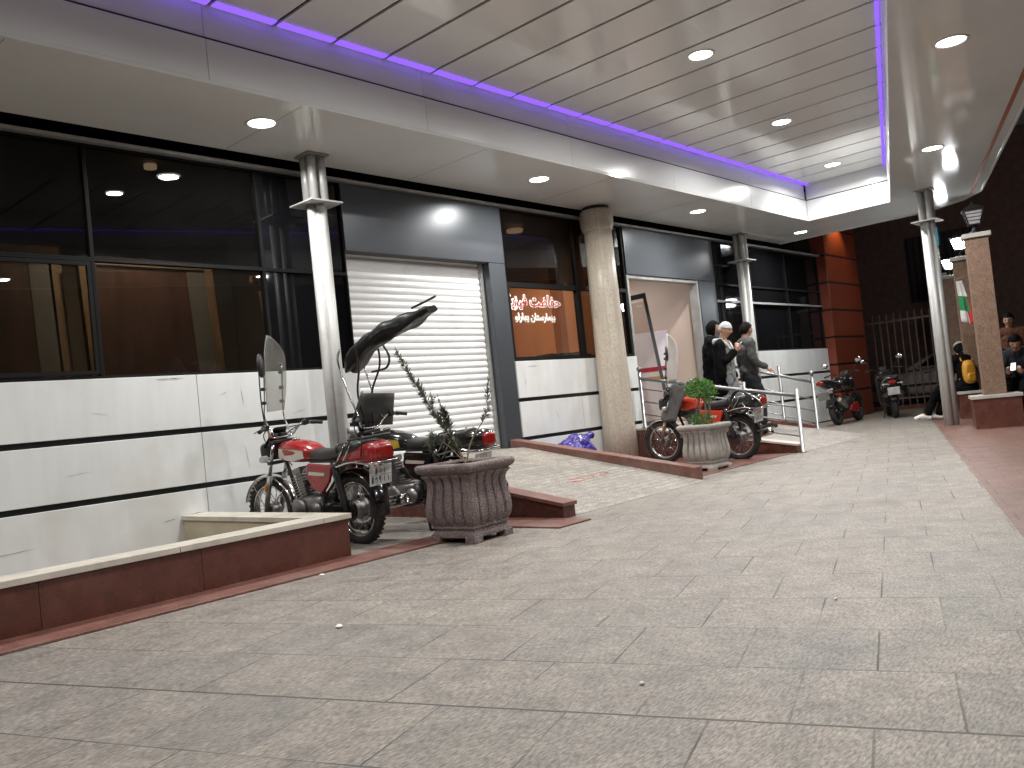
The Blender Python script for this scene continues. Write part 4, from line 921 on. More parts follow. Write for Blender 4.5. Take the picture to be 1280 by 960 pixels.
# red motorcycle before the entrance
b3, f3 = classic_bike((10.62, 5.56, 0), R_(88), 'red motorcycle with grey leather leg apron parked behind the grey stone pot', M['oredp'], lean=R_(-3), steer=R_(2), rack=False, seed=9, panel=M['oredp'], tailpaint=M['blackp'])
tall_windshield(b3, f3, 1.02, 1.15, 1.86, .14, M['hazeshield'])
q = MB(); rs = []
for k in range(13):
    u = k/12; ring = []
    for j in range(15):
        v = -1+j/7; z = .50+.62*u+(.10*(1-u)*(v*v))+.02*math.sin(9*v+4*u); hw = .34-.05*u
        ring.append((1.20-.24*u-.42*abs(v)**1.5+.012*math.sin(7*u+5*v), hw*v, z+.14*(1-u)*(1-v*v)))
    rs.append(ring)
q.rings(rs, closed=False, cap=False); o = f3(q, 'leg_apron', M['leather']); m_ = o.modifiers.new('thickness', 'SOLIDIFY'); m_.thickness = .01
# a spare wheel-like coil of hose hung on its tail
q = MB()
for k in range(3): q.tube([(-.18+.13*math.cos(a)+.01*k, .16+.012*k, .80+.15*math.sin(a)) for a in [2*PI*i/24 for i in range(24)]], .012, 8, closed=True)
f3(q, 'coiled_lock_cable', M['rub'])
q = MB(); q.tube(interp([(-.25, .17, .92), (-.42, .2, .82), (-.48, .18, .7), (-.3, .17, .66), (-.18, .17, .78)], 6), .010, 8, closed=False); f3(q, 'crash_guard', M['chrome'])

def modern_bike(loc, rz, label, scooter=False, lean=0, seed=3):
    r = thing('motorcycle', loc, label, 'motorcycle', rz=rz, rx=lean)
    R = .29; WB = 1.25
    for x in (0, WB):
        t = MB(); prof = [(R-.055+.055*math.cos(2*PI*k/14), .06*math.sin(2*PI*k/14)) for k in range(14)]; t.lathe(prof, (x, 0, R), 'y', 36, closed=True); w = t.build('wheel', M['rub'], r)
        q = MB().lathe([(R-.09, -.04), (R-.075, -.045), (R-.075, .045), (R-.09, .04)], (x, 0, R), 'y', 32, closed=True)
        q.lathe([(0, -.06), (.05, -.06), (.05, .06), (0, .06)], (x, 0, R), 'y', 20)
        for k in range(5): q.box(.04, R-.08, -.018, .018, -.02, .02, Matrix.Translation((x, 0, R)) @ Matrix.Rotation(2*PI*k/5, 4, 'Y'))
        q.build('rim', M['blackp'], w)
    for sy in (-1, 1): MB().tube([(.42, sy*.1, .36), (0, sy*.1, R)], .022, 10).build('swing_arm', M['steel'], r); MB().tube([(WB, sy*.1, R), (1.0, sy*.1, .95)], .024, 12).build('fork_leg', M['steel'], r)
    e = MB(); e.loft([(.3, 0, .38, .1, .1, 4), (.4, 0, .38, .15, .14, 4), (.7, 0, .40, .15, .15, 4), (.85, 0, .42, .1, .1, 4)], 20); e.build('engine', M['blk'], r)
    if scooter:
        q = MB(); q.loft([(-.42, 0, .66, .07, .06), (-.40, 0, .68, .14, .13), (-.3, 0, .68, .19, .17), (-.05, 0, .64, .2, .2), (.3, 0, .58, .18, .2), (.42, 0, .5, .12, .12)], 24); q.build('body_shell', M['blackp'], r)
        q = MB(); q.loft([(-.38, 0, .86, .1, .03), (-.3, 0, .86, .16, .05), (.2, 0, .84, .16, .05), (.42, 0, .82, .1, .03)], 20); q.build('seat', M['vinyl'], r)
        q = MB(); q.loft([(.8, 0, .6, .18, .34, 5), (.9, 0, .62, .22, .38, 4), (1.0, 0, .66, .16, .34, 4), (1.06, 0, .7, .08, .2, 3)], 24); q.build('leg_shield', M['blackp'], r)
        q = MB().box(.35, .9, -.16, .16, .30, .34); q.build('floorboard', M['blk'], r, .01)
        q = MB().tube(interp([(-.1, .19, .62), (-.3, .2, .74), (-.42, .12, .84), (-.44, 0, .86)], 5), .012, 8); q.build('grab_rail', M['chrome'], r)
    else:
        q = MB(); q.loft([(-.56, 0, .90, .04, .03), (-.5, 0, .885, .075, .05), (-.3, 0, .84, .1, .06), (0, 0, .78, .13, .06), (.25, 0, .74, .12, .05)], 20); q.build('tail_cowl', M['blackp'], r)
        q = MB(); q.loft([(-.42, 0, .93, .06, .02), (-.35, 0, .92, .1, .03), (-.1, 0, .88, .12, .04), (.2, 0, .81, .13, .04), (.42, 0, .82, .09, .03)], 20); q.build('seat', M['vinyl'], r)
        q = MB(); q.loft([(.38, 0, .82, .08, .06), (.5, 0, .86, .14, .11), (.7, 0, .88, .16, .12), (.88, 0, .88, .12, .09), (.95, 0, .88, .05, .04)], 24); q.build('fuel_tank', M['blackp'], r)
        for sy in (-1, 1): MB().prism([(x, sy*.15, z) for x, z in ((.35, .26), (.8, .2), (.95, .3), (.85, .42), (.5, .36))], (0, sy*.03, 0)).build('belly_fairing', M['redp'], r, .01)
        q = MB(); q.loft([(.9, 0, .82, .1, .1), (1.02, 0, .84, .14, .14), (1.12, 0, .82, .12, .12), (1.18, 0, .8, .06, .06)], 20); q.build('front_fairing', M['blackp'], r)
        x = MB().lathe([(.03, 0), (.055, .08), (.055, .42), (.03, .44)], n=20); p0, p1 = Vector((.2, -.17, .35)), Vector((-.25, -.19, .52)); x.xf(Matrix.Translation(p0) @ (p1-p0).to_track_quat('Z', 'Y').to_matrix().to_4x4()); x.build('silencer', M['alloy'], r)
    q = MB(); q.loft([(-.60 if not scooter else -.46, 0, .88 if not scooter else .76, .06, .025), (-.55 if not scooter else -.40, 0, .88 if not scooter else .76, .09, .045)], 16); q.build('tail_lamp', M['redlamp'], r)
    arc_strip(MB(), 0, R, .34, 55, 165, .07).build('rear_mudguard', M['blk'], r); arc_strip(MB(), WB, R, .325, 20, 150, .07).build('front_mudguard', M['blackp'], r)
    px = -.50 if not scooter else -.45
    T = Matrix.Translation((px, 0, .62 if not scooter else .58)) @ Matrix.Rotation(R_(-18), 4, 'Y')
    p = B(-.006, 0, -.115, .115, -.08, .08, T).build('number_plate', M['plate'] if scooter else M['greyboard'], r, .002); plate_marks(p, px-.001, 0, .62 if not scooter else .58, .23, .16, R_(-18), seed) if scooter else None
    for sy in (-1, 1):
        q = MB(); q.tube([(px+.05, sy*.06, .73), (px+.04, sy*.15, .73)], .008, 8); q.loft([(px, sy*.17, .73, .02, .015), (px+.05, sy*.17, .73, .03, .02), (px+.08, sy*.17, .73, .01, .01)], 12); q.build('indicator', M['lens'], r)
    hz = 1.03
    hb = MB().tube(interp([(.78, .36, hz), (.88, .22, hz+.03), (.96, .1, hz-.03), (.96, -.1, hz-.03), (.88, -.22, hz+.03), (.78, -.36, hz)], 5), .012, 10).build('handlebar', M['steel'], r)
    for sy in (-1, 1):
        MB().tube([(.775, .37*sy, hz-.002), (.83, .28*sy, hz+.016)], .018, 12).build('grip', M['rub'], hb)
        mo = MB().lathe([(0, -.012), (.05, -.01), (.062, 0), (.058, .006), (0, .006)], (0, 0, 0), 'x', 20).xf(Matrix.Translation((.9, .36*sy, hz+.24)) @ Matrix.Rotation(R_(18*sy), 4, 'Z') @ Matrix.Diagonal((1, 1.25, .95, 1))).build('mirror', M['chrome'], hb)
        MB().tube([(.9, .2*sy, hz+.02), (.91, .3*sy, hz+.16), (.91, .35*sy, hz+.22)], .006, 8).build('mirror_stalk', M['blk'], hb)
    MB().loft([(.94, 0, hz, .06, .03), (1.0, 0, hz+.02, .1, .06), (1.06, 0, hz, .07, .04)], 14).build('dashboard', M['blk'], r)
    MB().tube([(.35, .12, .3), (.3, .2, .01)], .012, 8).build('stand', M['steel'], r)
    return r
modern_bike((17.2, 6.78, 0), R_(2), 'black and red sporty motorcycle parked against the white striped wall', lean=R_(-6))
modern_bike((18.4, 6.05, 0), R_(24), 'black scooter with white number plate parked before the iron fence', True, lean=R_(-3), seed=8)
# ================================================================== stone pots and their plants
def stone_pot(loc, rz, label, mat, h=.62, seed=0, wid=1.0):
    r = thing('stone_pot', loc, label, 'plant pot', rz=rz)
    rr = random.Random(seed)
    def ring(z, hw, flute=0.0, n=20, jit=.002):
        pts = []
        for side in range(4):
            for k in range(n*4):
                u = -1+2*k/(n*4); d = hw*(1+flute*1.8*(abs(math.sin(PI*5*(u+1)/2))**.7-.62))
                edge = min(1, (1-abs(u))*14); d = hw+(d-hw)*edge
                x, y = (d, hw*u) if side == 0 else (-hw*u, d) if side == 1 else (-d, -hw*u) if side == 2 else (hw*u, -d)
                q = (abs(x)/hw)**22+(abs(y)/hw)**22; s = (1/q)**(1/22) if q > 1 else 1
                pts.append((x*s+rr.uniform(-jit, jit), y*s+rr.uniform(-jit, jit), z))
        return pts
    k = h/.62
    prof = [(.055, .235, 0), (.085, .238, 0), (.092, .226, 0), (.11, .224, 0), (.115, .238, .02), (.13, .240, .02), (.137, .228, .03), (.15, .245, .12), (.18, .262, .16), (.22, .270, .18), (.27, .270, .18), (.33, .262, .18), (.38, .252, .18), (.43, .245, .18), (.47, .246, .18), (.50, .258, .17), (.522, .278, .12), (.53, .284, .06), (.535, .272, 0), (.545, .276, 0), (.553, .296, 0), (.575, .312, 0), (.598, .314, 0), (.614, .306, 0), (.62, .292, 0), (.62, .262, 0), (.60, .255, 0)]
    b = MB(); b.rings([ring(z*k, w*k, f) for z, w, f in prof], cap=False); b.xf(Matrix.Diagonal((wid, wid, 1, 1))).build('bowl', mat, r)
    b = MB()
    for sx in (-1, 1):
        for sy in (-1, 1):
            x, y = sx*.185*k, sy*.185*k; b.prism([(x-.05*k, y-.05*k, 0), (x+.05*k, y-.05*k, 0), (x+.05*k, y+.05*k, 0), (x-.05*k, y+.05*k, 0)], (0, 0, .06*k))
    b.box(-.225*k, .225*k, -.225*k, .225*k, .045*k, .075*k); b.build('foot', mat, r, .006)
    b = MB(); n = 12
    gs = [[(-.26*k+.52*k*i/n, -.26*k+.52*k*j/n, .585*k+.02*mnoise.noise(Vector((i*.6, j*.6, seed)))) for i in range(n+1)] for j in range(n+1)]
    b.rings(gs, closed=False, cap=False); b.xf(Matrix.Diagonal((wid, wid, 1, 1))).build('soil', M['soil'], r)
    return r
stone_pot((4.80, 4.95, 0), R_(4), 'purple brown square stone pot with fluted sides beside the ramp kerb', M['pot1'], .63, 1, .93)
stone_pot((9.42, 5.40, 0), R_(-3), 'grey square stone pot with fluted sides in front of the red motorcycle', M['pot2'], .58, 2, .86)

def leaf(mb, p, d, ln, w, rr, curl=.15):
    d = d.normalized(); a = Vector((rr.uniform(-1, 1), rr.uniform(-1, 1), rr.uniform(-1, 1))); s = d.cross(a)
    if s.length < 1e-3: return
    s = s.normalized()*w; n = s.cross(d).normalized()*ln*curl
    v = [mb.b.verts.new(q) for q in (p, p+d*ln*.5+s+n*.5, p+d*ln, p+d*ln*.5-s+n*.5)]
    f = mb.b.faces.new(v); f.smooth = False
def bush(loc, label):
    r = thing('potted_shrub', loc, label, 'shrub'); rr = random.Random(4); st = MB(); lf = MB()
    for i in range(11):
        a = rr.uniform(0, 2*PI); top = Vector((.16*math.cos(a)*rr.random(), .16*math.sin(a)*rr.random(), rr.uniform(.40, .56)))
        base = Vector((.07*math.cos(a), .07*math.sin(a), 0)); pth = interp([base, base.lerp(top, .5)+Vector((rr.uniform(-.05, .05), rr.uniform(-.05, .05), 0)), top], 5); st.tube(pth, [.007-.004*k/(len(pth)-1) for k in range(len(pth))], 6)
    for c, rad, cnt in (((0, 0, .47), (.185, .185, .12), 2000), ((.06, -.05, .38), (.13, .13, .09), 450), ((0.0, .02, .08), (.155, .14, .08), 750)):
        for i in range(cnt):
            while True:
                q = Vector((rr.uniform(-1, 1), rr.uniform(-1, 1), rr.uniform(-1, 1)))
                if .25 < q.length < 1: break
            k = 1+.28*mnoise.noise(q*2.2+Vector((c[2]*9, 0, 0)))
            if mnoise.noise(q*3.1+Vector((5, c[2], 1))) < -.18: continue
            p = Vector(c)+Vector((q.x*rad[0], q.y*rad[1], q.z*rad[2]))*k
            leaf(lf, p, q+Vector((rr.uniform(-.7, .7), rr.uniform(-.7, .7), rr.uniform(-.2, .8))), rr.uniform(.022, .042), rr.uniform(.006, .010), rr)
    st.build('stems', M['bark'], r); lf.build('foliage', M['leafg'], r, weld=False); return r
bush((9.42, 5.40, .545), 'bright green bushy shrub growing in the grey stone pot')
def branch_plant(loc, label):
    r = thing('potted_shrub', loc, label, 'shrub'); rr = random.Random(8); st = MB(); lf = MB()
    stems = [([(0, 0, 0), (-.06, .06, .22), (-.17, .18, .52), (-.33, .34, .98)], .013, 1.0, .18), ([(.0, .0, .02), (.04, -.04, .2), (.14, -.15, .42), (.16, -.17, .62)], .008, .25, .55), ([(-.02, 0, .04), (-.10, .08, .18), (-.2, .15, .28), (-.22, .16, .20)], .006, .35, .4), ([(-.06, .06, .22), (-.06, .10, .36), (-.11, .10, .48)], .006, .7, .35)]
    for pts, rad, dens, start in stems:
        P = interp(pts, 9); st.tube(P, [rad*(1-.75*k/(len(P)-1)) for k in range(len(P))], 7)
        m = len(P)
        for k in range(int(m*start), m-1):
            t = (P[k+1]-P[k]).normalized()
            for j in range(int(26*dens)+1):
                p = P[k].lerp(P[k+1], rr.random()); out = Vector((rr.uniform(-1, 1), rr.uniform(-1, 1), rr.uniform(-1, 1))); out = (out-t*out.dot(t)).normalized()
                ln = rr.uniform(.035, .075)*(1.15-.45*k/m)
                leaf(lf, p, out*.75+t*rr.uniform(.25, 1.0), ln, rr.uniform(.003, .0055), rr, .1)
            if rr.random() < .55*dens:
                out = Vector((rr.uniform(-1, 1), rr.uniform(-1, 1), rr.uniform(-.3, 1))); q = P[k]+(out*.5+t*.8)*.11; st.tube([P[k], q], .003, 5)
                for j in range(26): leaf(lf, P[k].lerp(q, rr.random()), out+t*1.0+Vector((rr.uniform(-.8, .8), rr.uniform(-.8, .8), rr.uniform(-.8, .8))), rr.uniform(.025, .05), .004, rr, .1)
    st.build('stems', M['bark'], r); lf.build('foliage', M['leafd'], r, weld=False); return r
branch_plant((4.83, 4.96, .58), 'sparse grey green shrub leaning out of the purple brown stone pot')

# ================================================================== bag, flag, litter
b = bmesh.new(); bmesh.ops.create_icosphere(b, subdivisions=5, radius=1)
for v in b.verts:
    d = v.co.normalized(); k = 1+.20*mnoise.noise(d*1.7)-.20*abs(mnoise.noise(d*3.6))+.07*abs(mnoise.noise(d*9)); v.co = Vector((d.x*.36*k, d.y*.22*k, max(-.29, d.z*.27*k)))
for f in b.faces: f.smooth = True
me = D.meshes.new('plastic_bag'); b.to_mesh(me); b.free(); me.materials.append(M['purple'])
o = link('plastic_bag', me); o.location = (9.25, 7.33, .305); tag(o, 'crumpled purple plastic bag lying behind the ramp kerb', 'bag')
MB().tube(interp([(.3, .0, .18), (.36, -.02, .24), (.40, 0, .20)], 4), [.05, .03, .06, .03, .05, .03, .05, .03, .04][:9], 10).build('knot', M['purple'], o)
# red worn paint on the ramp
q = MB(); rr = random.Random(5); zq = lambda y: .006+(y-4.8)/2.62*.494+.004
for i in range(26):
    x = 7.0+rr.uniform(0, .75); y = 5.62+rr.uniform(0, .14)+.06*(x-7); w_ = rr.uniform(.03, .12); h_ = rr.uniform(.008, .03)
    q.quad((x, y, zq(y)+i*.0002), (x+w_, y, zq(y)+i*.0002), (x+w_*.9, y+h_, zq(y+h_)+i*.0002), (x+.01, y+h_, zq(y+h_)+i*.0002))
rpart(q, 'worn_red_paint', pmat('faded_red_paint', (.5, .22, .19), .7))
fl = thing('flag', (15.2, 3.83, 2.08), 'small green white and red flag hanging by the second granite pillar', 'flag', rz=R_(14))
q = MB(); rs = []
for k in range(15):
    u = k/14; rs.append([(.03*math.sin(9*v+3*u)*u, (-.02-.24*(.35+.65*u)*v)+.015*math.sin(14*v), .25-.66*u-.10*v*u) for v in [j/15 for j in range(16)]])
vr = [[q.b.verts.new(p) for p in r_] for r_ in rs]
for k in range(14):
    for j in range(15):
        f = q.b.faces.new((vr[k][j], vr[k][j+1], vr[k+1][j+1], vr[k+1][j])); f.smooth = True; f.material_index = (1 if k < 5 else 0 if (j < 11 and k < 10) else 1 if j < 9 else 2)
o = q.build('cloth', [M['greenf'], M['whitef'], M['redf']], fl); m_ = o.modifiers.new('thickness', 'SOLIDIFY'); m_.thickness = .004
MB().tube([(0, .0, .28), (.0, -.25, .34)], .008, 8).build('pole', M['wood'], fl)
def litter(name, loc, sc, label, cat, seed, mat='whitef'):
    b = bmesh.new(); bmesh.ops.create_icosphere(b, subdivisions=2, radius=1); rr = random.Random(seed)
    for v in b.verts: v.co = Vector((v.co.x*sc[0]*rr.uniform(.75, 1.2), v.co.y*sc[1]*rr.uniform(.75, 1.2), (v.co.z*rr.uniform(.8, 1.1)+1)*sc[2]))
    me = D.meshes.new(name); b.to_mesh(me); b.free(); me.materials.append(M[mat]); o = link(name, me); o.location = loc; o.rotation_euler = (0, 0, seed); tag(o, label, cat); return o
litter('paper_scrap', (2.53, 3.63, .005), (.035, .016, .006), 'torn white paper scrap lying on the grey pavers near the planter', 'litter', 1)
litter('cigarette_end', (2.44, 1.75, .005), (.012, .007, .006), 'white cigarette end on the nearest pavers', 'litter', 2)
litter('cigarette_end', (3.74, 1.58, .005), (.011, .008, .006), 'tiny white cigarette end farther out on the pavers', 'litter', 3)
litter('paper_scrap', (3.40, 5.02, .005), (.03, .018, .004), 'small pale paper scrap against the red granite strip', 'litter', 4)
# ================================================================== people
WORK = D.scenes.new('work')          # a bare scene, so that evaluating one small mesh never re-evaluates everything else
def ev_mesh(o):
    WORK.view_layers[0].update(); dg = WORK.view_layers[0].depsgraph; return D.meshes.new_from_object(o.evaluated_get(dg))
def skin(chains, root=None, sub=5):
    """chains of (x, y, z, radius or (lateral, frontal) radii): closed tapering limbs, fused later into one surface"""
    b = bmesh.new(); NR = 18
    for c in chains:
        P = [Vector(p[:3]) for p in c]; rad = [p[3] if isinstance(p[3], tuple) else (p[3], p[3]) for p in c]
        if len(P) < 2: continue
        pts = interp(P, sub); rr = []
        for i in range(len(P)-1):
            for k in range(sub):
                t = k/sub; t = t*t*(3-2*t) if len(P) > 2 else t; rr.append(tuple(rad[i][j]*(1-t)+rad[i+1][j]*t for j in (0, 1)))
        rr.append(rad[-1]); rows = []
        t0 = (pts[1]-pts[0]).normalized(); t1 = (pts[-1]-pts[-2]).normalized(); seq = []
        for a in (85, 60, 35): q = R_(a); m = min(rr[0]); seq.append((pts[0]-t0*m*.8*math.sin(q), tuple(x*math.cos(q) for x in rr[0]), t0))
        for i, p in enumerate(pts): seq.append((p, rr[i], (pts[min(i+1, len(pts)-1)]-pts[max(i-1, 0)]).normalized()))
        for a in (35, 60, 85): q = R_(a); m = min(rr[-1]); seq.append((pts[-1]+t1*m*.8*math.sin(q), tuple(x*math.cos(q) for x in rr[-1]), t1))
        up = None; vs = []
        for p, r, t in seq:
            base = Vector((0, 1, 0)) if abs(t.y) < .8 else Vector((0, 0, 1))
            if up is not None and abs(t.dot(up)) < .9: base = up
            u = (base-t*base.dot(t)).normalized(); w = t.cross(u); up = u
            vs.append([b.verts.new(p+u*r[0]*math.cos(2*PI*k/NR)+w*r[1]*math.sin(2*PI*k/NR)) for k in range(NR)])
        for x, y in zip(vs[:-1], vs[1:]):
            for k in range(NR): b.faces.new((x[k], x[(k+1) % NR], y[(k+1) % NR], y[k]))
        b.faces.new(vs[0][::-1]); b.faces.new(vs[-1])
    bmesh.ops.recalc_face_normals(b, faces=b.faces); return b
def remeshed(b, name, vox=.008, smooth=4):
    me = D.meshes.new(name); b.to_mesh(me); b.free(); o = D.objects.new('tmp', me); WORK.collection.objects.link(o)
    m = o.modifiers.new('r', 'REMESH'); m.mode = 'VOXEL'; m.voxel_size = vox; m.use_smooth_shade = True
    m = o.modifiers.new('s', 'SMOOTH'); m.iterations = smooth; m.factor = .5
    out = ev_mesh(o); D.objects.remove(o); D.meshes.remove(me); out.name = name
    for p in out.polygons: p.use_smooth = True
    return out
def head_bm(b, c, M3, s=1.0):
    """head sculpted from a sphere: brow, nose, lips, chin, ears; c = centre, M3 turns it"""
    t = bmesh.new(); bmesh.ops.create_uvsphere(t, u_segments=40, v_segments=30, radius=1)
    for v in t.verts:
        x, y, z = v.co; X, Y, Z = x*.098, y*.077, z*.122
        if z < -.2: q = (-.2-z)/.8; Y *= 1-.42*q; X *= (1-.22*q) if x > 0 else (1-.5*q)
        if x > 0:
            g = lambda yy, zz, sy, sz: math.exp(-((y-yy)/sy)**2-((z-zz)/sz)**2)
            X += .024*g(0, -.14, .16, .16)+.010*g(0, .06, .12, .2)+.006*g(0, .22, .6, .1)-.010*(g(.4, .06, .2, .12)+g(-.4, .06, .2, .12))+.008*g(0, -.42, .25, .06)+.008*g(0, -.55, .25, .05)-.004*g(0, -.49, .3, .03)+.012*g(0, -.82, .3, .15)
        v.co = (X, Y, Z)
    for sy in (-1, 1):
        e = bmesh.ops.create_uvsphere(t, u_segments=12, v_segments=10, radius=1)
        for v in e['verts']: v.co = Vector((v.co.x*.018-.012, v.co.y*.010+sy*.079, v.co.z*.032-.005))
    T = Matrix.Translation(c) @ M3.to_4x4() @ Matrix.Scale(s, 4)
    me = D.meshes.new('t'); t.transform(T); t.to_mesh(me); t.free(); b.from_mesh(me); D.meshes.remove(me)
def hand_chains(w, d, n, s=1.0, curl=.5, side=1):
    """palm and five bent fingers from the wrist w, along d, palm facing n"""
    d = d.normalized(); n = (n-d*n.dot(d)).normalized(); t = d.cross(n)*side; out = []
    palm = w+d*.05*s; out.append([(*w, .026*s), (*palm, (.036*s))])
    for i, (off, ln) in enumerate(((.028, .068), (.009, .076), (-.010, .070), (-.028, .055))):
        b = w+d*.085*s+t*off*s; p = b; a = 0; ch = [(*palm, .036*s), (*b, .0115*s)]
        for k in range(3):
            a += curl*(.55 if k == 0 else .8); p = p+(d*math.cos(a)+n*math.sin(a))*ln*s*(.42, .33, .25)[k]; ch.append((*p, (.0098, .009, .008)[k]*s))
        out.append(ch)
    b = w+d*.025*s+t*.028*s; p1 = b+(d*.55+t*.7+n*.35).normalized()*.034*s; p2 = p1+(d*.85+t*.25+n*.45).normalized()*.03*s
    out.append([(*w, .026*s), (*b, .015*s), (*p1, .0115*s), (*p2, .009*s)]); return out
V = Vector
def person(loc, rz, label, J, look=(1, 0, 0), hands=((.4, (0, 0, -1), (1, 0, 0)), (.4, (0, 0, -1), (1, 0, 0))), build=1.0, shoes='blk', group=None):
    """J: joint dict. one continuous body; returns the body object and the joint dict"""
    P = {k: V(v) for k, v in J.items()}; ch = []
    r = lambda v, q: (*v, q)
    ch.append([r(P['pelvis'], (.135*build, .115*build)), r(P['belly'], (.125*build, .10*build)), r(P['chest'], (.15*build, .115*build)), r(P['neck'], .058), r(P['skull'], .058)])
    for s in 'lr':
        ch.append([r(P['sh'+s], .062), r(P['el'+s], .043), r(P['wr'+s], .028)])
        ch.append([r(P['hip'+s], .092*build), r(P['kn'+s], .06), r(P['an'+s], .042)]); ch.append([r(P['an'+s], .042), r(P['toe'+s], .034)])
    ch.append([r(P['shl'], .06), r((P['shl']+P['shr'])/2+V((0, 0, .02)), .07), r(P['shr'], .06)])
    b = skin(ch)
    f = V(look).normalized(); up = V((0, 0, 1)); l = up.cross(f).normalized(); up = f.cross(l); M3 = Matrix((f, l, up)).transposed()
    hc = P['skull']+up*.075+f*.02; head_bm(b, hc, M3)
    for s, (curl, d, n), sd in zip('lr', hands, (1, -1)):
        for c in hand_chains(P['wr'+s], V(d), V(n), 1.0, curl, sd):
            hb = skin([c], c[0], 2); me = D.meshes.new('t'); hb.to_mesh(me); hb.free(); b.from_mesh(me); D.meshes.remove(me)
    me = remeshed(b, 'person', .0065, 3); me.materials.append(M['skin']); me.materials.append(M['eye']); me.materials.append(M['lip'])
    for p in me.polygons:
        q = M3.transposed() @ (p.center-hc)
        if q.x > .06:
            if (abs(abs(q.y)-.031) < .013 and abs(q.z-.008) < .0065): p.material_index = 1
            elif abs(q.y) < .022 and -.066 < q.z < -.052: p.material_index = 2
    o = link('person', me); o.location = loc; o.rotation_euler = (0, 0, rz); tag(o, label, 'person', group)
    return o, P, hc, M3
def garment(o, name, chains, mat, vox=.009, root=None, trim=None):
    me = remeshed(skin(chains), name, vox, 7)
    nn = [v.normal.copy() for v in me.vertices]
    for v, n in zip(me.vertices, nn):
        v.co += n*(.012*mnoise.noise(V((v.co.x*9, v.co.y*9, v.co.z*14)))+.007*mnoise.noise(V((v.co.x*30, v.co.y*30, v.co.z*9))))
    if trim:
        b = bmesh.new(); b.from_mesh(me); bmesh.ops.delete(b, geom=[f for f in b.faces if trim(f.calc_center_median())], context='FACES'); b.to_mesh(me); b.free()
    me.materials.append(M[mat]); g = link(name, me, o)
    if trim: m = g.modifiers.new('thickness', 'SOLIDIFY'); m.thickness = .008
    return g
def torso_chains(P, g=.016, build=1.0, low=None, sleeves=1.0, arms='lr'):
    r = lambda v, q: (*v, q); pe = (.145*build+g, .122*build+g); out = []
    base = [r(P['pelvis'] if low is None else low, pe), r(P['belly'], (.135*build+g, .115*build+g)), r(P['chest'], (.155*build+g, .12*build+g)), r(P['neck']-V((0, 0, .03)), .068+g*.5)]
    out.append(base)
    out.append([r(P['shl'], .068+g), r((P['shl']+P['shr'])/2+V((0, 0, .01)), (.09+g)), r(P['shr'], .068+g)])
    for s in arms:
        e = P['el'+s].lerp(P['wr'+s], sleeves); out.append([r(P['sh'+s], .068+g), r(P['el'+s], .050+g*.8), r(e, .038+g*.7)])
    return out
def leg_chains(P, g=.014, build=1.0):
    r = lambda v, q: (*v, q); out = []
    for s in 'lr':
        a = P['kn'+s].lerp(P['an'+s], .96); out.append([r(P['hip'+s], .098*build+g), r(P['kn'+s], .066+g), r(a, .052+g)])
    out.append([r(P['pelvis']-V((0, 0, .03)), (.15*build+g, .12*build+g)), r(P['pelvis']+V((0, 0, .05)), (.14*build+g, .115*build+g))])
    return out
def shoes(o, P, mat, low=.045):
    for s in 'lr':
        d = (P['toe'+s]-P['an'+s]); d.z = 0; d.normalize(); a = P['an'+s]; h = a-d*.05; t = P['toe'+s]+d*.05; zz = min(P['toe'+s].z, a.z-.03)
        b = skin([[(*(h+V((0, 0, zz-h.z))), .04), (*(a.lerp(P['toe'+s], .5)), .046), (*t, .034)]], (*(h+V((0, 0, zz-h.z))), .04)); me = remeshed(b, 'shoe', .008, 2); me.materials.append(M[mat]); link('shoe', me, o)
def cap_shell(o, name, hc, M3, mat, thick, cut, back=0.0, front=1.0, tex=.0, sx=1.0, seed=0):
    """shell over the skull: keeps what lies above `cut` (a function of head-space position)"""
    t = bmesh.new(); bmesh.ops.create_uvsphere(t, u_segments=44, v_segments=36, radius=1)
    dele = []
    for v in t.verts:
        x, y, z = v.co; k = 1+tex*mnoise.noise(v.co*6+V((seed, 0, 0))); X, Y, Z = x*(.098+thick)*k*sx-.004, y*(.080+thick)*k, z*(.122+thick)*k
        if not cut(X, Y, Z): dele.append(v)
        v.co = (X, Y, Z)
    bmesh.ops.delete(t, geom=dele, context='VERTS')
    for f in t.faces: f.smooth = True
    t.transform(Matrix.Translation(hc) @ M3.to_4x4()); me = D.meshes.new(name); t.to_mesh(me); t.free(); me.materials.append(M[mat]); c = link(name, me, o)
    m = c.modifiers.new('thickness', 'SOLIDIFY'); m.thickness = .008; return c
hair_cut = lambda X, Y, Z: Z > .052 or (X < .012 and Z > -.045-.03*(X < -.03)) or (X < .045 and Z > .02)
STAND = dict(pelvis=(0, 0, .95), belly=(.005, 0, 1.10), chest=(0, 0, 1.32), neck=(0, 0, 1.49), skull=(.015, 0, 1.57), shl=(0, .185, 1.42), shr=(0, -.185, 1.42), ell=(-.03, .235, 1.14), elr=(-.03, -.235, 1.14), wrl=(.06, .25, .90), wrr=(.06, -.25, .90),
 hipl=(0, .085, .90), hipr=(0, -.085, .90), knl=(.02, .095, .50), knr=(.02, -.095, .50), anl=(-.02, .1, .085), anr=(-.02, -.1, .085), toel=(.13, .115, .035), toer=(.13, -.115, .035))
def J(**k): d = dict(STAND); d.update(k); return d

def ramp_z(y): return max(0.0, min(.45, (y-5.0)/2.5*.45))
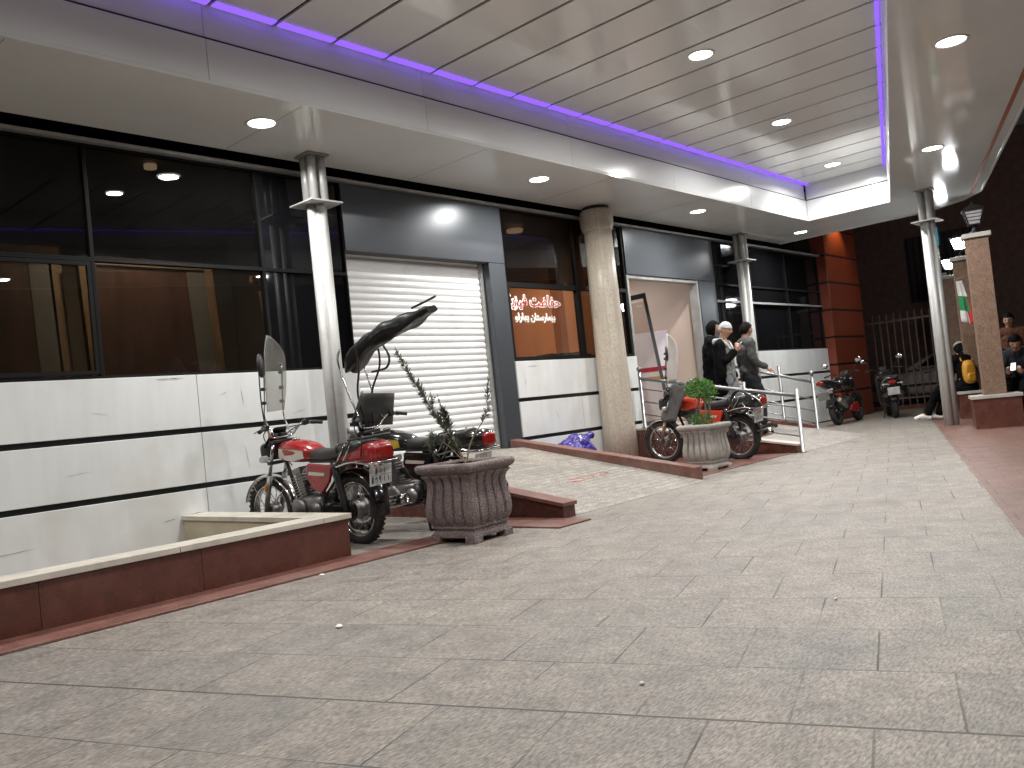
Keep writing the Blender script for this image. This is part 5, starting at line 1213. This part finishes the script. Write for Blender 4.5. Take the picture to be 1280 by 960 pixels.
# the man in the pale beanie, jacket hung over his shoulders, hand raised to his chest
HD = R_(-78)
o, P, hc, M3 = person((11.95, 6.35, ramp_z(6.35)), HD, 'man in pale grey beanie with a black coat over a patterned shirt', J(elr=(.04, -.26, 1.16), wrr=(.21, -.10, 1.30), knl=(.10, .095, .52), anl=(.06, .1, .12), toel=(.2, .11, .05), knr=(-.02, -.09, .5), anr=(-.14, -.1, .09)), look=(.95, -.12, -.25), hands=((.5, (.1, 0, -1), (0, -1, 0)), (.9, (.25, .25, 1), (-.5, .6, 0))))
garment(o, 'patterned_shirt', [[(*P['pelvis'], (.16, .135)), (*P['belly'], (.152, .128)), (*P['chest'], (.168, .132)), (*(P['neck']-V((0, 0, .03))), .07)]], 'shirtpat')
garment(o, 'jeans', leg_chains(P), 'denim'); shoes(o, P, 'blk')
r_ = lambda v, q: (*v, q)
coat = garment(o, 'coat', [[(-.03, 0, .70, (.22, .15)), (-.03, 0, .95, (.21, .15)), (-.02, 0, 1.15, (.20, .145)), (-.015, 0, 1.33, (.195, .14)), (-.015, 0, 1.46, (.11, .09))], [(-.02, .19, 1.41, .085), r_(P['ell'], .078), r_(P['ell'].lerp(P['wrl'], .9), .062)], [(-.02, -.19, 1.41, .085), (-.02, -.27, 1.15, .08), (.0, -.26, .92, .07)], [(-.02, .19, 1.41, .085), (-.02, 0, 1.43, .1), (-.02, -.19, 1.41, .085)]], 'blackcloth', trim=lambda c: c.x > .035 and -.175 < c.y < .10-.03*(c.z > 1.3))
garment(o, 'sleeve', [[(-.01, -.185, 1.41, .085), (*P['elr'], .07), (*P['elr'].lerp(P['wrr'], .85), .056)]], 'blackcloth')
garment(o, 'hood', [[(.115, .085, 1.34, .022), (.02, .125, 1.465, .036), (-.09, .085, 1.475, .046), (-.115, 0, 1.475, .052), (-.09, -.085, 1.475, .046), (.02, -.125, 1.465, .036), (.115, -.085, 1.34, .022)]], 'palegrey', root=(-.11, 0, 1.46, .062))
cap_shell(o, 'beanie', hc, M3, 'palegrey', .012, lambda X, Y, Z: Z > .030 or (X < -.02 and Z > -.02), tex=.02)
MB().tube([V(P['wrr'])+V((.045, .03, .085)), V(P['wrr'])+V((.085, .05, .125))], .0045, 8).build('cigarette', M['white'], o)
# the woman in black behind him
o, P, hc, M3 = person((12.52, 6.86, ramp_z(6.86)), R_(-60), 'woman in a long black chador walking behind the man in the beanie', J(wrl=(.18, .08, 1.15), wrr=(.18, -.08, 1.12), elr=(0, -.22, 1.14), ell=(0, .22, 1.14)), look=(1, .1, -.15), hands=((.8, (.6, -.6, .2), (-1, 0, 0)), (.8, (.6, .6, .2), (-1, 0, 0))), build=.92)
garment(o, 'chador', [[(0, 0, .12, (.25, .25)), (0, 0, .5, (.235, .22)), (0, 0, .95, (.215, .19)), (0, 0, 1.3, (.20, .17)), (-.015, 0, 1.46, (.115, .11))], [r_(P['shl'], .09), r_(P['ell'], .088), (.14, .1, 1.13, .07)], [r_(P['shr'], .09), r_(P['elr'], .088), (.14, -.1, 1.11, .07)], [r_(P['shl'], .09), (0, 0, 1.44, .1), r_(P['shr'], .09)]], 'blackcloth')
cap_shell(o, 'head_cover', hc, M3, 'blackcloth', .018, lambda X, Y, Z: X < .03 or Z > .07, tex=.03); shoes(o, P, 'blk')
# the man in the grey sweater stepping down past them
o, P, hc, M3 = person((12.82, 6.42, ramp_z(6.42)), R_(-42), 'dark haired man in a dark grey sweater walking beside the steel column', J(elr=(.0, -.26, 1.15), wrr=(.20, -.27, .99), chest=(-.02, 0, 1.32), belly=(.03, 0, 1.1), knr=(.12, -.095, .53), anr=(.12, -.1, .12), toer=(.26, -.11, .05), anl=(-.18, .1, .1), toel=(-.04, .11, .04)), look=(1, .1, -.05), hands=((.4, (.1, 0, -1), (0, -1, 0)), (.35, (.8, -.05, -.5), (0, .3, -1))), build=1.08)
garment(o, 'sweater', torso_chains(P, .018, 1.08, sleeves=.88), 'greyknit'); garment(o, 'jeans', leg_chains(P, build=1.05), 'navy'); shoes(o, P, 'blk')
cap_shell(o, 'hair', hc, M3, 'hair', .012, hair_cut, tex=.08)
# the seated woman with the yellow backpack: she sits on the second pillar's plinth
SIT = dict(pelvis=(0, 0, .60), belly=(.04, 0, .75), chest=(.13, 0, .95), neck=(.22, 0, 1.10), skull=(.27, 0, 1.17), shl=(.14, .17, 1.04), shr=(.14, -.17, 1.04), ell=(.26, .22, .80), elr=(.26, -.22, .80), wrl=(.44, .10, .76), wrr=(.44, -.10, .76),
 hipl=(.04, .09, .58), hipr=(.04, -.09, .58), knl=(.46, .11, .55), knr=(.46, -.11, .55), anl=(.62, .12, .12), anr=(.50, -.12, .085), toel=(.77, .13, .07), toer=(.64, -.13, .035))
UP = dict(SIT); UP.update(belly=(-.02, 0, .76), chest=(-.01, 0, .98), neck=(.02, 0, 1.13), skull=(.05, 0, 1.20), shl=(-.01, .165, 1.07), shr=(-.01, -.165, 1.07), ell=(.10, .21, .83), elr=(.10, -.21, .83), wrl=(.34, .12, .80), wrr=(.34, -.12, .80))
WL, WR = (16.78, 4.24, 0), R_(36)
UPL = dict(UP); UPL.update(knl=(.34, .34, .55), anl=(.38, .60, .12), toel=(.44, .74, .06), knr=(.40, .16, .55), anr=(.36, .40, .10), toer=(.43, .53, .05))
o, P, hc, M3 = person(WL, WR, 'seated woman in black and a grey cap behind the steel column, white shoes stretched out', UPL, look=(.8, 0, -.6), hands=((.8, (1, -.3, 0), (0, 0, -1)), (.8, (1, .3, 0), (0, 0, -1))), build=.92)
garment(o, 'coat', torso_chains(P, .025, .95), 'blackcloth'); garment(o, 'trousers', leg_chains(P, .02), 'blackcloth')
garment(o, 'coat_skirt', [[(-.06, 0, .56, (.2, .16)), (.2, 0, .56, (.2, .12)), (.42, 0, .54, (.18, .11))]], 'blackcloth')
cap_shell(o, 'headscarf', hc, M3, 'blackcloth', .02, lambda X, Y, Z: X < .02 or Z > .06); cap_shell(o, 'cap', hc, M3, 'olive', .03, lambda X, Y, Z: Z > .05, tex=.03); shoes(o, P, 'white')
b = MB(); b.loft([(-.25, 0, .80, .07, .15, 3), (-.22, 0, .81, .105, .19, 3), (-.16, 0, .83, .115, .21, 3), (-.12, 0, .84, .10, .19, 3)], 24)
bp = b.build('backpack', M['yellowbag']); bp.location = WL; bp.rotation_euler = (0, 0, WR); tag(bp, 'mustard yellow backpack worn by the woman sitting behind the steel column', 'backpack')
for sy in (-1, 1): MB().tube(interp([(-.13, .09*sy, 1.02), (-.03, .11*sy, 1.16), (.13, .11*sy, 1.05), (.12, .12*sy, .88), (-.08, .13*sy, .70)], 6), .016, 8).build('strap', M['yellowbag'], bp)
b = MB(); b.loft([(-.285, 0, .73, .05, .06, 3), (-.27, 0, .73, .075, .075, 3), (-.243, 0, .73, .08, .08, 3)], 16); b.build('pocket', M['yellowbag'], bp)
# another sitter, back turned, just right of her
o, P, hc, M3 = person((16.55, 3.62, 0), R_(8), 'brown haired person in black sitting with back turned between the woman and the nearest pillar', UP, look=(.85, 0, -.5), hands=((.8, (1, -.3, 0), (0, 0, -1)), (.8, (1, .3, 0), (0, 0, -1))))
garment(o, 'coat', torso_chains(P, .05, 1.1), 'blackcloth'); garment(o, 'trousers', leg_chains(P, .03), 'blackcloth'); shoes(o, P, 'blk')
garment(o, 'fur_collar', [[(.06, .12, 1.12, .04), (-.05, .08, 1.14, .05), (-.07, 0, 1.15, .055), (-.05, -.08, 1.14, .05), (.06, -.12, 1.12, .04)]], 'brownhair'); cap_shell(o, 'hair', hc, M3, 'brownhair', .02, hair_cut, tex=.1)
# the man in the dark with the lit phone and the one standing behind him
o, P, hc, M3 = person((15.0, 2.98, 0), R_(178), 'seated man in dark clothes looking at a lit phone beside the nearest granite pillar', SIT, look=(.85, .2, -.5), hands=((.9, (.7, -.3, .5), (-.3, 0, 1)), (.9, (.7, .3, .5), (-.3, 0, 1))))
garment(o, 'jacket', torso_chains(P, .03), 'navy'); garment(o, 'trousers', leg_chains(P, .02), 'blackcloth'); shoes(o, P, 'blk'); cap_shell(o, 'hair', hc, M3, 'hair', .012, hair_cut, tex=.08)
ph = thing('phone', (15.0, 2.98, 0), 'small phone with a bright white screen held by the seated man', 'phone', rz=R_(178))
T = Matrix.Translation((.53, 0, .86)) @ Matrix.Rotation(R_(-125), 4, 'Y')
MB().box(-.07, .07, -.035, .035, -.004, .004, T).build('body', M['blk'], ph, .003); MB().box(-.064, .064, -.031, .031, -.006, -.0045, T).build('screen', emat('phone_screen', (.85, .92, 1), 3), ph)
bn = thing('street_bench', (15.15, 2.95, 0), 'low dark bench under the man with the phone', 'bench', rz=R_(178)); B(-.2, .22, -.7, .7, .42, .47).build('seat', M['wood'], bn, .006)
for sy in (-.55, .55): B(-.17, .19, sy-.03, sy+.03, 0, .419).build('leg', M['lampblk'], bn, .004)
o, P, hc, M3 = person((16.6, 3.42, 0), R_(185), 'dark haired man in a rust orange jacket standing in the dark behind the pillars', J(), look=(1, 0, -.1))
garment(o, 'jacket', torso_chains(P, .025), 'rust'); garment(o, 'trousers', leg_chains(P), 'navy'); shoes(o, P, 'blk'); cap_shell(o, 'hair', hc, M3, 'hair', .012, hair_cut, tex=.08)

D.scenes.remove(WORK)
